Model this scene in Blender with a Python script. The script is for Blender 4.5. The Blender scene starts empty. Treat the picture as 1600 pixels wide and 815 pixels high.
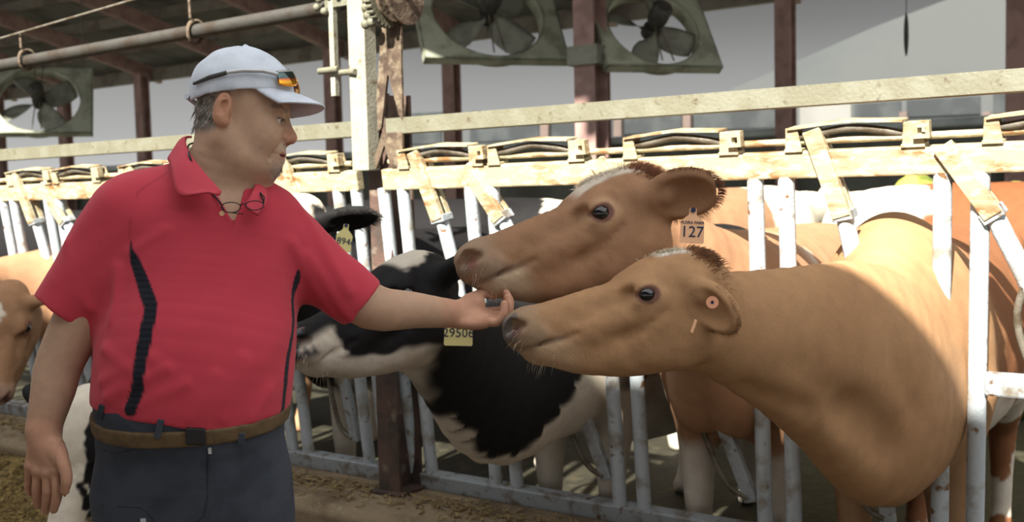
import bpy, bmesh, math, random
import numpy as np
from mathutils import Vector, Matrix, noise
random.seed(4)
scene = bpy.context.scene
COL = scene.collection

# ------------------------------------------------------------------ camera
F_PX = 1600.0
PITCH, ROLL = math.radians(3.8), math.radians(1.4)
CAM = np.array([0.0, 0.0, 1.5])
cF = np.array([0, math.cos(PITCH), -math.sin(PITCH)])
_R0 = np.array([1.0, 0, 0]); _U0 = np.array([0, math.sin(PITCH), math.cos(PITCH)])
cR = _R0*math.cos(ROLL) - _U0*math.sin(ROLL)
cU = _R0*math.sin(ROLL) + _U0*math.cos(ROLL)
cam_data = bpy.data.cameras.new('camera')
cam = bpy.data.objects.new('camera', cam_data)
COL.objects.link(cam)
cam.matrix_world = Matrix(((cR[0], cU[0], -cF[0], CAM[0]), (cR[1], cU[1], -cF[1], CAM[1]),
                           (cR[2], cU[2], -cF[2], CAM[2]), (0, 0, 0, 1)))
cam_data.sensor_fit = 'HORIZONTAL'; cam_data.sensor_width = 36; cam_data.lens = 36.0
cam_data.clip_start = 0.05; cam_data.clip_end = 400
cam_data.dof.use_dof = True; cam_data.dof.focus_distance = 2.15; cam_data.dof.aperture_fstop = 5.0
scene.camera = cam

# ------------------------------------------------------------------ sky, sun, exposure
SUN_STRENGTH = 20.0
SKY_GAIN = 1.0
EXPOSURE = 0.0
w = bpy.data.worlds.new('sky'); scene.world = w; w.use_nodes = True
wn, wl = w.node_tree.nodes, w.node_tree.links
wn.clear()
wo = wn.new('ShaderNodeOutputWorld'); bg = wn.new('ShaderNodeBackground')
tc = wn.new('ShaderNodeTexCoord'); sx = wn.new('ShaderNodeSeparateXYZ')
wl.new(tc.outputs['Generated'], sx.inputs[0])
mr = wn.new('ShaderNodeMapRange'); mr.inputs['From Min'].default_value = 0.0; mr.inputs['From Max'].default_value = 0.5
wl.new(sx.outputs['Z'], mr.inputs['Value'])
rp = wn.new('ShaderNodeValToRGB'); wl.new(mr.outputs[0], rp.inputs[0])
cr = rp.color_ramp
stops = [(0.0, .66), (.12, .45), (.205, .355), (.30, .225), (.36, .17), (.43, .16), (.54, .28), (.75, .98), (1.0, 1.5)]
cr.elements[0].position = 0; cr.elements[1].position = 1
for pos, v in stops:
    if pos in (0.0, 1.0): e = cr.elements[0 if pos == 0 else -1]
    else: e = cr.elements.new(pos)
    e.color = (v, v*1.0, v*.99, 1)
# brighter towards the sun's side of the sky (behind the viewer), where it is out of the frame
az = wn.new('ShaderNodeMapRange'); az.inputs['From Min'].default_value = .35; az.inputs['From Max'].default_value = -.55
az.inputs['To Min'].default_value = 1.0; az.inputs['To Max'].default_value = 1.35
wl.new(sx.outputs['Y'], az.inputs['Value'])
mu = wn.new('ShaderNodeMath'); mu.operation = 'MULTIPLY'; mu.inputs[1].default_value = SKY_GAIN
wl.new(az.outputs[0], mu.inputs[0])
wl.new(rp.outputs[0], bg.inputs['Color']); wl.new(mu.outputs[0], bg.inputs['Strength'])
wl.new(bg.outputs[0], wo.inputs[0])

sun_d = bpy.data.lights.new('sun', 'SUN'); sun_d.energy = SUN_STRENGTH; sun_d.angle = math.radians(.9)
sun_d.color = (1, .95, .84)
sun = bpy.data.objects.new('sun', sun_d); COL.objects.link(sun)
_el = math.radians(40); SUN_DIR = Vector((-.43*math.cos(_el), -.90*math.cos(_el), math.sin(_el))).normalized()
sun.rotation_euler = SUN_DIR.to_track_quat('Z', 'Y').to_euler(); sun.location = (-4, -8, 9)
vs = scene.view_settings
vs.view_transform = 'Standard'; vs.look = 'None'; vs.exposure = EXPOSURE; vs.gamma = 1; vs.use_curve_mapping = False
scene.display_settings.display_device = 'sRGB'
scene.cycles.use_denoising = True
scene.cycles.max_bounces = 6

# ------------------------------------------------------------------ frames of reference
def P(x, y, d):                       # point seen at (x, y) of the 1600x815 frame, d metres deep
    return CAM + d*(cF + (x-800)/F_PX*cR + (407.5-y)/F_PX*cU)
fu = np.array([-.83021, .55744, 0]); fn = np.array([-.55744, -.83021, 0]); F0 = np.array([0, 3.68, 0])
def FP(s, d, z):                      # along the feed fence, out from it towards the alley, up
    return F0 + s*fu + d*fn + np.array([0, 0, z])
def lin(c):                           # sRGB 0-255 to linear
    r = []
    for v in c:
        v = v/255
        r.append(v/12.92 if v <= .04045 else ((v+.055)/1.055)**2.4)
    return tuple(r)

# ------------------------------------------------------------------ materials
def mat(name, col, rough=.7, metal=0.0, var=None, scale=8, bump=0.0, bscale=60, var2=None, scale2=2.5, spec=.4, detail=6, thr=(.45, .62), thr2=(.5, .62), stretch=None):
    m = bpy.data.materials.new(name); m.use_nodes = True
    nt = m.node_tree; N, L = nt.nodes, nt.links
    b = N['Principled BSDF']
    b.inputs['Roughness'].default_value = rough; b.inputs['Metallic'].default_value = metal
    b.inputs['Specular IOR Level'].default_value = spec
    t = N.new('ShaderNodeTexCoord'); vec = t.outputs['Object']
    if stretch:
        mp = N.new('ShaderNodeMapping'); mp.inputs['Scale'].default_value = stretch
        L.new(vec, mp.inputs[0]); vec = mp.outputs[0]
    c4 = lambda c: (c[0], c[1], c[2], 1)
    b.inputs['Base Color'].default_value = c4(col)
    out = None
    def layer(prev, color, sc, th):
        n = N.new('ShaderNodeTexNoise'); n.inputs['Scale'].default_value = sc; n.inputs['Detail'].default_value = detail
        L.new(vec, n.inputs['Vector'])
        r = N.new('ShaderNodeMapRange'); r.inputs['From Min'].default_value = th[0]; r.inputs['From Max'].default_value = th[1]
        L.new(n.outputs['Fac'], r.inputs['Value'])
        mx = N.new('ShaderNodeMix'); mx.data_type = 'RGBA'
        L.new(r.outputs[0], mx.inputs[0])
        if prev is None: mx.inputs[6].default_value = c4(col)
        else: L.new(prev, mx.inputs[6])
        mx.inputs[7].default_value = c4(color)
        return mx.outputs[2]
    if var is not None: out = layer(out, var, scale, thr)
    if var2 is not None: out = layer(out, var2, scale2, thr2)
    if out is not None: L.new(out, b.inputs['Base Color'])
    if bump:
        n = N.new('ShaderNodeTexNoise'); n.inputs['Scale'].default_value = bscale; n.inputs['Detail'].default_value = 4
        L.new(vec, n.inputs['Vector'])
        bp = N.new('ShaderNodeBump'); bp.inputs['Strength'].default_value = bump; bp.inputs['Distance'].default_value = .01
        L.new(n.outputs['Fac'], bp.inputs['Height']); L.new(bp.outputs[0], b.inputs['Normal'])
    return m

M = {}
M['galv_post'] = mat('pale_post', lin((136, 134, 120)), .6, 0, lin((150, 148, 134)), 10, .2, 90, lin((104, 92, 70)), 26, thr2=(.6, .7))
M['galv'] = mat('galvanized_steel', lin((150, 156, 160)), .5, .15, lin((112, 104, 92)), 18, .25, 90, lin((96, 66, 40)), 26, thr=(.5, .66), thr2=(.62, .7))
M['paint'] = mat('pale_grey_tube', lin((176, 184, 190)), .5, .05, lin((140, 134, 124)), 14, .2, 90, lin((112, 82, 54)), 24, thr=(.52, .68), thr2=(.63, .7))
M['galv_rail'] = mat('weathered_rail', lin((158, 149, 122)), .55, .05, lin((124, 86, 48)), 7, .2, 80, lin((188, 174, 142)), 20, thr=(.47, .66), stretch=(1, 1, 2.5))
M['galv_cream'] = mat('dull_galvanized', lin((98, 96, 80)), .6, .0, lin((106, 105, 91)), 12, .2, 90, lin((76, 66, 50)), 30, thr2=(.62, .72))  # galvanized steel, base colour darkened to keep the sunlit beam from burning out
M['rod'] = mat('steel_rod', lin((104, 98, 88)), .55, .2, lin((78, 68, 54)), 20, .2, 90)
M['rust'] = mat('rusty_steel', lin((86, 72, 58)), .8, .0, lin((58, 44, 34)), 14, .4, 60, lin((104, 92, 76)), 25)
M['pipe'] = mat('overhead_pipe_steel', lin((56, 54, 50)), .6, .1, lin((48, 40, 32)), 9, .2, 60)
M['brown_steel'] = mat('brown_painted_steel', lin((150, 122, 116)), .6, 0, lin((128, 102, 96)), 6, .1, 60)
M['post_steel'] = mat('red_brown_post', lin((84, 64, 56)), .65, 0, lin((62, 52, 46)), 9, .25, 60, lin((112, 100, 88)), 14, thr2=(.6, .72))
M['roof'] = mat('roof_sheet', lin((110, 110, 104)), .6, .1, lin((84, 82, 76)), 2, 0, 10)
M['purlin'] = mat('purlin_steel', lin((112, 106, 96)), .6, 0, lin((88, 80, 70)), 3, 0, 10)
M['fan'] = mat('fan_sheet', lin((156, 160, 142)), .6, 0, lin((128, 131, 114)), 5, .1, 60, lin((180, 182, 168)), 22, thr2=(.64, .74))
M['fan_dark'] = mat('fan_blade_steel', lin((126, 128, 116)), .6, 0, lin((104, 104, 94)), 6)
M['motor'] = mat('motor_grey', lin((52, 52, 50)), .6, .1, lin((70, 66, 58)), 20)
M['concrete'] = mat('curb_concrete', lin((128, 112, 90)), .9, 0, lin((96, 80, 60)), 5, .5, 40, lin((150, 138, 118)), 30, thr2=(.6, .75))
M['floor'] = mat('wet_barn_floor', lin((40, 38, 26)), .75, 0, lin((30, 29, 19)), 3, .5, 20, lin((54, 50, 36)), 12)
M['alley'] = mat('alley_concrete', lin((122, 110, 92)), .9, 0, lin((96, 84, 66)), 3, .4, 30)
M['ground'] = mat('outdoor_ground', lin((120, 116, 100)), .9, 0, lin((100, 104, 80)), .3)
M['sill'] = mat('side_wall', lin((96, 98, 92)), .8, 0, lin((76, 76, 70)), 2)
M['curtain'] = mat('rolled_curtain', lin((176, 184, 184)), .6, 0, lin((150, 160, 162)), 3)
M['nwall'] = mat('neighbour_wall', lin((68, 71, 72)), .8, 0, lin((62, 66, 68)), .3)
M['ndark'] = mat('neighbour_opening', lin((36, 40, 43)), .8, 0, lin((50, 54, 56)), 1.5)
M['nwhite'] = mat('neighbour_white', lin((108, 108, 106)), .8, 0, lin((100, 100, 98)), 1)
M['npost'] = mat('neighbour_post', lin((90, 76, 72)), .8, 0, lin((80, 70, 66)), 1)

# ------------------------------------------------------------------ object helpers
def link(name, me, m=None, parent=None, smooth=False):
    o = bpy.data.objects.new(name, me); COL.objects.link(o)
    if m is not None:
        for mm in (m if isinstance(m, (list, tuple)) else [m]): me.materials.append(mm)
    if smooth: me.shade_smooth()
    if parent is not None: o.parent = parent; o.matrix_parent_inverse = Matrix.Translation(parent.location).inverted() if not any(parent.rotation_euler) else parent.matrix_basis.inverted()
    return o
def thing(name, label, cat, loc, group=None):
    o = bpy.data.objects.new(name, None); COL.objects.link(o)
    o.empty_display_size = .1
    o.location = tuple(float(v) for v in loc); o['label'] = label; o['category'] = cat
    if group: o['group'] = group
    return o
def tag(o, label, cat, group=None):
    o['label'] = label; o['category'] = cat
    if group: o['group'] = group
    return o
def structure(o): o['kind'] = 'structure'; return o

class MB:
    """collects geometry (world coordinates) for ONE mesh"""
    def __init__(s): s.v = []; s.f = []; s.sm = []
    def add(s, vs_, fs, sm=False):
        n = len(s.v); s.v += [tuple(map(float, q)) for q in vs_]; s.f += [tuple(i+n for i in f) for f in fs]; s.sm += [sm]*len(fs); return s
    def box(s, c, ax, ay, az):       # centre and three half-axis vectors
        c, ax, ay, az = map(np.asarray, (c, ax, ay, az))
        if np.dot(np.cross(ax, ay), az) < 0: ay = -ay
        vs_ = [c+i*ax+j*ay+k*az for k in (-1, 1) for j in (-1, 1) for i in (-1, 1)]
        return s.add(vs_, [(0, 2, 3, 1), (4, 5, 7, 6), (0, 1, 5, 4), (2, 6, 7, 3), (0, 4, 6, 2), (1, 3, 7, 5)])
    def bar(s, a, b, w_, t_, up=(0, 0, 1)):   # rectangular bar from a to b; w_ across, t_ along up
        a, b, up = map(lambda q: np.asarray(q, float), (a, b, up))
        d = b-a; l = np.linalg.norm(d); d = d/l
        x = np.cross(d, up); x /= np.linalg.norm(x); y = np.cross(x, d)
        return s.box((a+b)/2, d*l/2, x*w_/2, y*t_/2)
    def tube(s, pts, r, n=14, caps=True):
        pts = [np.asarray(q, float) for q in pts]; k = len(pts)
        rs = r if isinstance(r, (list, tuple)) else [r]*k
        vs_, fs = [], []
        prev = None
        for i, q in enumerate(pts):
            d = pts[min(i+1, k-1)]-pts[max(i-1, 0)]; d = d/np.linalg.norm(d)
            if prev is None:
                h = np.array([0, 0, 1.]) if abs(d[2]) < .9 else np.array([1., 0, 0])
                x = np.cross(d, h)
            else: x = prev-d*np.dot(prev, d)
            x /= np.linalg.norm(x); prev = x; y = np.cross(d, x)
            for j in range(n):
                a = 2*math.pi*j/n; vs_.append(q+rs[i]*(math.cos(a)*x+math.sin(a)*y))
        for i in range(k-1):
            for j in range(n):
                a = i*n+j; b = i*n+(j+1) % n; fs.append((a, b, b+n, a+n))
        s.add(vs_, fs, True)
        if caps:
            s.add(vs_[:n], [tuple(reversed(range(n)))]); s.add(vs_[-n:], [tuple(range(n))])
        return s
    def prism(s, poly, ext):         # polygon (3-D points, planar) extruded by vector, centred
        e = np.asarray(ext, float)/2; poly = [np.asarray(q, float) for q in poly]; k = len(poly)
        nrm = sum((np.cross(poly[i]-poly[0], poly[(i+1) % k]-poly[0]) for i in range(k)), np.zeros(3))
        if np.dot(nrm, e) < 0: poly = poly[::-1]
        vs_ = [q-e for q in poly]+[q+e for q in poly]
        fs = [tuple(reversed(range(k))), tuple(range(k, 2*k))]+[(i, (i+1) % k, (i+1) % k+k, i+k) for i in range(k)]
        return s.add(vs_, fs)
    def sphere(s, c, r, ax=None, nu=20, nv=12):
        c = np.asarray(c, float); A = np.eye(3) if ax is None else np.asarray(ax, float); r = np.asarray(r, float)*np.ones(3)
        vs_ = [c+(np.array([0, 0, 1.])*r)@A]
        for i in range(1, nv):
            t = math.pi*i/nv
            for j in range(nu):
                a = 2*math.pi*j/nu
                vs_.append(c+(np.array([math.sin(t)*math.cos(a), math.sin(t)*math.sin(a), math.cos(t)])*r)@A)
        vs_.append(c-(np.array([0, 0, 1.])*r)@A); L_ = len(vs_)-1
        fs = [(0, 1+j, 1+(j+1) % nu) for j in range(nu)]
        for i in range(nv-2):
            for j in range(nu):
                a = 1+i*nu+j; b = 1+i*nu+(j+1) % nu; fs.append((a, a+nu, b+nu, b))
        o = 1+(nv-2)*nu
        fs += [(o+j, L_, o+(j+1) % nu) for j in range(nu)]
        return s.add(vs_, fs, True)
    def build(s, name, m, parent=None, bevel=0.0):
        me = bpy.data.meshes.new(name); me.from_pydata(s.v, [], s.f); me.update()
        me.polygons.foreach_set('use_smooth', s.sm)
        o = link(name, me, m, parent)
        if bevel:
            b = o.modifiers.new('bevel', 'BEVEL'); b.width = bevel; b.segments = 2; b.limit_method = 'ANGLE'; b.angle_limit = math.radians(40)
        return o
def crom(pts, n=8):                  # Catmull-Rom through points (any dimension)
    p = np.array(pts, float); p = np.vstack([2*p[0]-p[1], p, 2*p[-1]-p[-2]]); out = []
    for i in range(1, len(p)-2):
        for t in np.linspace(0, 1, n, endpoint=False):
            a, b, c, d = p[i-1], p[i], p[i+1], p[i+2]
            out.append(.5*((2*b)+(c-a)*t+(2*a-5*b+4*c-d)*t*t+(3*b-a-3*c+d)*t**3))
    out.append(p[-2]); return np.array(out)
Z = np.array([0, 0, 1.0])
# ================================================================== the setting
def slab(name, pts, th, m):
    mb = MB(); mb.prism(pts, (0, 0, th)); return structure(mb.build(name, m))
slab('floor', [FP(-16, -.25, -.05), FP(40, -.25, -.05), FP(40, -10.2, -.05), FP(-16, -10.2, -.05)], .1, M['floor'])
slab('floor_alley', [FP(-16, 12, -.05), FP(40, 12, -.05), FP(40, -.2, -.05), FP(-16, -.2, -.05)], .1, M['alley'])
slab('ground', [FP(-80, -10.2, -.1), FP(120, -10.2, -.1), FP(120, -120, -.1), FP(-80, -120, -.1)], .1, M['ground'])
# concrete curb under the feed fence
mb = MB()
prof = [(.22, 0), (.22, .27), (.19, .30), (-.02, .30), (-.22, .30), (-.25, .26), (-.25, 0)]
mb.prism([FP(0, d, z)+fu*12 for d, z in prof], fu*52)
structure(mb.build('trim_curb', M['concrete'], bevel=.012))

# far side wall of the barn with its rolled curtain, the columns and the roof
CD = -9.24
mb = MB(); mb.box(FP(9, CD-.15, 1.06), fu*24, fn*.06, Z*1.06); structure(mb.build('wall_far', M['sill']))
mb = MB(); mb.tube([FP(-15, CD-.05, 2.17), FP(33, CD-.05, 2.17)], .055, 12)
tag(mb.build('curtain_roll', M['curtain']), 'pale rolled side curtain along the top of the low far wall', 'curtain')
def column(s, d, z1, wf, wd, label, group):
    mb = MB()
    mb.box(FP(s, d+wd/2-.008, z1/2), fu*wf/2, fn*.008, Z*z1/2)
    mb.box(FP(s, d-wd/2+.008, z1/2), fu*wf/2, fn*.008, Z*z1/2)
    mb.box(FP(s, d, z1/2), fu*.006, fn*(wd/2-.016), Z*z1/2)
    return tag(mb.build('steel_column', M['brown_steel']), label, 'column', group)
cs = [(19.2, 'brown steel column farthest left beside the far wall'), (16.8, 'brown steel column seen below the leftmost fan'),
      (14.33, 'brown steel column between the leftmost fan and the white cap'), (11.9, 'brown steel column rising behind the white cap'), (9.5, 'brown steel column just left of the white winch post'),
      (7.12, 'brown steel column below the middle fan'), (4.63, 'slim pinkish brown column just right of the thick column'),
      (2.1, 'brown steel column alone against the sky right of the right-hand fan'), (-.42, 'brown steel column at the right edge of the picture')]
for s, lb in cs: column(s, CD+.12, 3.9+.0, .2, .2, lb, 'columns of the far wall')
column(2.80, -5.6, 4.75, .22, .26, 'thick dark brown column carrying the right-hand fan', 'inner columns')
RS = .235
def rz(d): return 3.98+(d-CD)*RS                      # underside of the roof
nrm = np.cross(fu, fn+Z*RS); nrm = nrm/np.linalg.norm(nrm)
S0, S1 = -3.2, 34
mb = MB()
a, b = FP(0, CD-.7, rz(CD-.7)+.26), FP(0, -1.0, rz(-1.0)+.26)
mb.prism([a+fu*S0, a+fu*S1, b+fu*S1, b+fu*S0], nrm*.03)
structure(mb.build('ceiling_cow_barn', M['roof']))
mb = MB()
a = FP(0, 3.2, 3.62); b = FP(0, 14, 5.2)
mb.prism([a+fu*-14, a+fu*34, b+fu*34, b+fu*-14], (0, 0, .05))
structure(mb.build('ceiling_alley', M['roof']))
for i, d in enumerate(np.arange(CD-.55, -1.0, 1.05)):
    mb = MB(); mb.box(FP((S0+S1)/2, d, rz(d)+.16), fu*(S1-S0)/2, fn*.035, Z*.085)
    structure(mb.build('trim_purlin_%d' % (i+1), M['purlin']))
for i, s in enumerate([-.42, 2.1, 4.63, 7.12, 9.5, 11.9, 14.33, 16.8, 19.2, 21.7, 24.2, 27]):
    mb = MB()
    a = FP(s, CD-.3, rz(CD-.3)); b = FP(s, -1.1, rz(-1.1))
    mb.prism([a-Z*.18, b-Z*.18, b+Z*.06, a+Z*.06], fu*.12)
    structure(mb.build('trim_rafter_%d' % (i+1), M['brown_steel']))
mb = MB(); mb.box(FP((S0+S1)/2, CD-.12, 3.86), fu*(S1-S0)/2, fn*.04, Z*.11); structure(mb.build('trim_eave_beam', M['purlin']))

# the neighbouring barn outdoors
q = lambda x, y, d: P(x, y, d)
nb = thing('neighbour_barn', 'pale grey gabled barn outdoors beyond the far wall, seen on the right', 'building', FP(2, -24, 0))
ND = -24.0
def NP(x, y, d0=ND):                                   # the point of the barn's front that shows at (x, y)
    dv = P(x, y, 1)-CAM; t = (d0-np.dot(CAM-F0, fn))/np.dot(dv, fn); return CAM+t*dv
def npan(name, poly, m, off=0.0, th=.15):
    mb = MB(); mb.prism([NP(x, y, ND+off) for x, y in poly], fn*th); return mb.build(name, m, nb)
npan('wall', [(620, 176), (1130, 158), (1700, 132), (1700, 320), (620, 320)], M['nwall'])
npan('gable', [(1120, 158), (1150, 140), (1372, 43), (1500, -5), (1700, -80), (1700, 132)], M['nwall'], -.4, .5)
for poly in ([(628, 177), (690, 175), (690, 224), (628, 226)], [(735, 174), (842, 170), (842, 218), (735, 222)], [(858, 170), (960, 166), (960, 214), (858, 217)],
             [(972, 168), (1066, 165), (1066, 206), (972, 210)], [(1084, 172), (1215, 168), (1215, 198), (1084, 204)], [(1335, 163), (1408, 158), (1408, 184), (1335, 188)], [(1417, 157), (1532, 150), (1532, 178), (1417, 183)], [(1552, 146), (1690, 138), (1690, 172), (1552, 178)]):
    npan('opening', poly, M['ndark'], .1, .06)
npan('panel', [(1250, 166), (1330, 162), (1330, 196), (1250, 200)], M['nwhite'], .1, .06)
for x in (852, 966, 1074, 1412, 1542): npan('post', [(x-6, 175), (x+6, 174), (x+6, 222), (x-6, 223)], M['npost'], .25, .12)

# ================================================================== fans
def fan(cx, cy, dep, W, label, ang, hole=.385, asp=.82):
    c = P(cx, cy, dep)
    wv = np.array([.95, .30, 0]); wv /= np.linalg.norm(wv)
    bk = np.array([-.30, .95, 0]); bk /= np.linalg.norm(bk)
    t = math.radians(33); hv = Z*math.cos(t)+bk*math.sin(t); nv = np.cross(wv, hv)   # nv: out towards the viewer
    root = thing('barn_fan', label, 'fan', c, 'panel fans hung under the barn roof')
    K = 64; R_ = hole*W
    def ring(off, rr):
        return [c+nv*off+rr*(math.cos(2*math.pi*i/K)*wv+math.sin(2*math.pi*i/K)*hv) for i in range(K)]
    def sq(off):
        r = []
        for i in range(K):
            a = 2*math.pi*i/K; k = (W/2)/max(abs(math.cos(a)), abs(math.sin(a))/asp)
            r.append(c+nv*off+k*(math.cos(a)*wv+math.sin(a)*hv))
        return r
    mb = MB(); v = ring(.0, R_)+sq(.0)+ring(-.02, R_)+sq(-.02); fs = []
    for i in range(K):
        j = (i+1) % K
        fs += [(i, j, K+j, K+i)[::-1], (2*K+i, 2*K+j, 3*K+j, 3*K+i), (i, 2*K+i, 2*K+j, j)[::-1], (K+i, K+j, 3*K+j, 3*K+i)[::-1]]
    mb.add(v, fs)
    for sg in (-1, 1):                                  # folded rims
        mb.box(c+sg*wv*(W/2-.01)-nv*.05, wv*.01, hv*W*asp/2, nv*.05); mb.box(c+sg*hv*(W*asp/2-.01)-nv*.05, hv*.01, wv*W/2, nv*.05)
    mb.build('panel', M['fan'], root)
    mb = MB(); v = ring(0, R_*1.0)+ring(-.16, R_*.99)+ring(-.16, R_*1.02)+ring(0, R_*1.03)
    fs = [(a*K+i, a*K+(i+1) % K, ((a+1) % 4)*K+(i+1) % K, ((a+1) % 4)*K+i) for a in range(4) for i in range(K)]
    mb.add(v, fs, True); mb.build('shroud', M['fan'], root)
    mb = MB(); mb.tube([c-nv*.02, c-nv*.12], .09, 20); mb.build('hub', M['motor'], root)
    mb = MB(); mb.tube([c+nv*.02, c+nv*.10, c+nv*.26, c+nv*.28], [.07, .10, .10, .06], 20)
    mb.build('motor', M['motor'], root)
    mb = MB()
    for sg in (-1, 1): mb.tube([c+nv*.06+sg*wv*.06-hv*R_*1.02, c+nv*.06+sg*wv*.02, c+nv*.06+sg*wv*.06+hv*R_*1.02][::1], .008, 8)
    mb.build('motor_mount', M['rod'], root)
    for b_ in range(4):
        a0 = ang+b_*math.pi/2; mb = MB(); g = []; nr, nc = 9, 7
        for i in range(nr):
            r = .07+(R_*.96-.07)*i/(nr-1); wd = (.34+.62*math.sin(math.pi*min(1, (i/(nr-1))*.72)))*R_*.62
            for j in range(nc):
                u_ = j/(nc-1)-.5; aa = a0+u_*wd/max(r, .11)*.9+.18*i/(nr-1)
                g.append(c+r*(math.cos(aa)*wv+math.sin(aa)*hv)+nv*(u_*(.16-.06*i/(nr-1))-.08))
        top = [q_+nv*.004 for q_ in g]; n0 = len(g); fs = []
        for i in range(nr-1):
            for j in range(nc-1):
                k = i*nc+j; fs += [(k, k+1, k+nc+1, k+nc), (n0+k, n0+k+nc, n0+k+nc+1, n0+k+1)]
        rim = [j for j in range(nc)]+[i*nc+nc-1 for i in range(1, nr)]+[(nr-1)*nc+j for j in range(nc-2, -1, -1)]+[i*nc for i in range(nr-2, 0, -1)]
        for i in range(len(rim)):
            k, l = rim[i], rim[(i+1) % len(rim)]; fs.append((k, n0+k, n0+l, l))
        mb.add(g+top, fs, True); mb.build('blade', M['fan_dark'], root)
    for sg in (-1, 1):
        mb = MB(); e = c+sg*wv*W*.42+hv*W*asp*.5; dd = np.dot(e-F0, fn); mb.tube([e, np.array([e[0], e[1], rz(dd)+.1])], .012, 8)
        mb.build('hanger_rod', M['rod'], root)
    return root
fan(1021, 41, 10.0, 1.22, 'galvanized panel fan hanging right of the thick brown column', 1.0)
fan(763, 18, 10.4, 1.50, 'galvanized panel fan hanging above the middle of the fence, left of the thick column', .55)
fan(60, 155, 14.6, 1.44, 'galvanized panel fan far left, hanging behind the long pipe', .35)
mb = MB(); pc = FP(2.80, -5.6, 0)
for z in (2.78,): mb.box(np.array([pc[0], pc[1], z]), fu*.16, fn*.17, Z*.09)
o = mb.build('fan_bracket', M['fan_dark']); tag(o, 'grey clamp bracket around the thick brown column', 'bracket')
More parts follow.
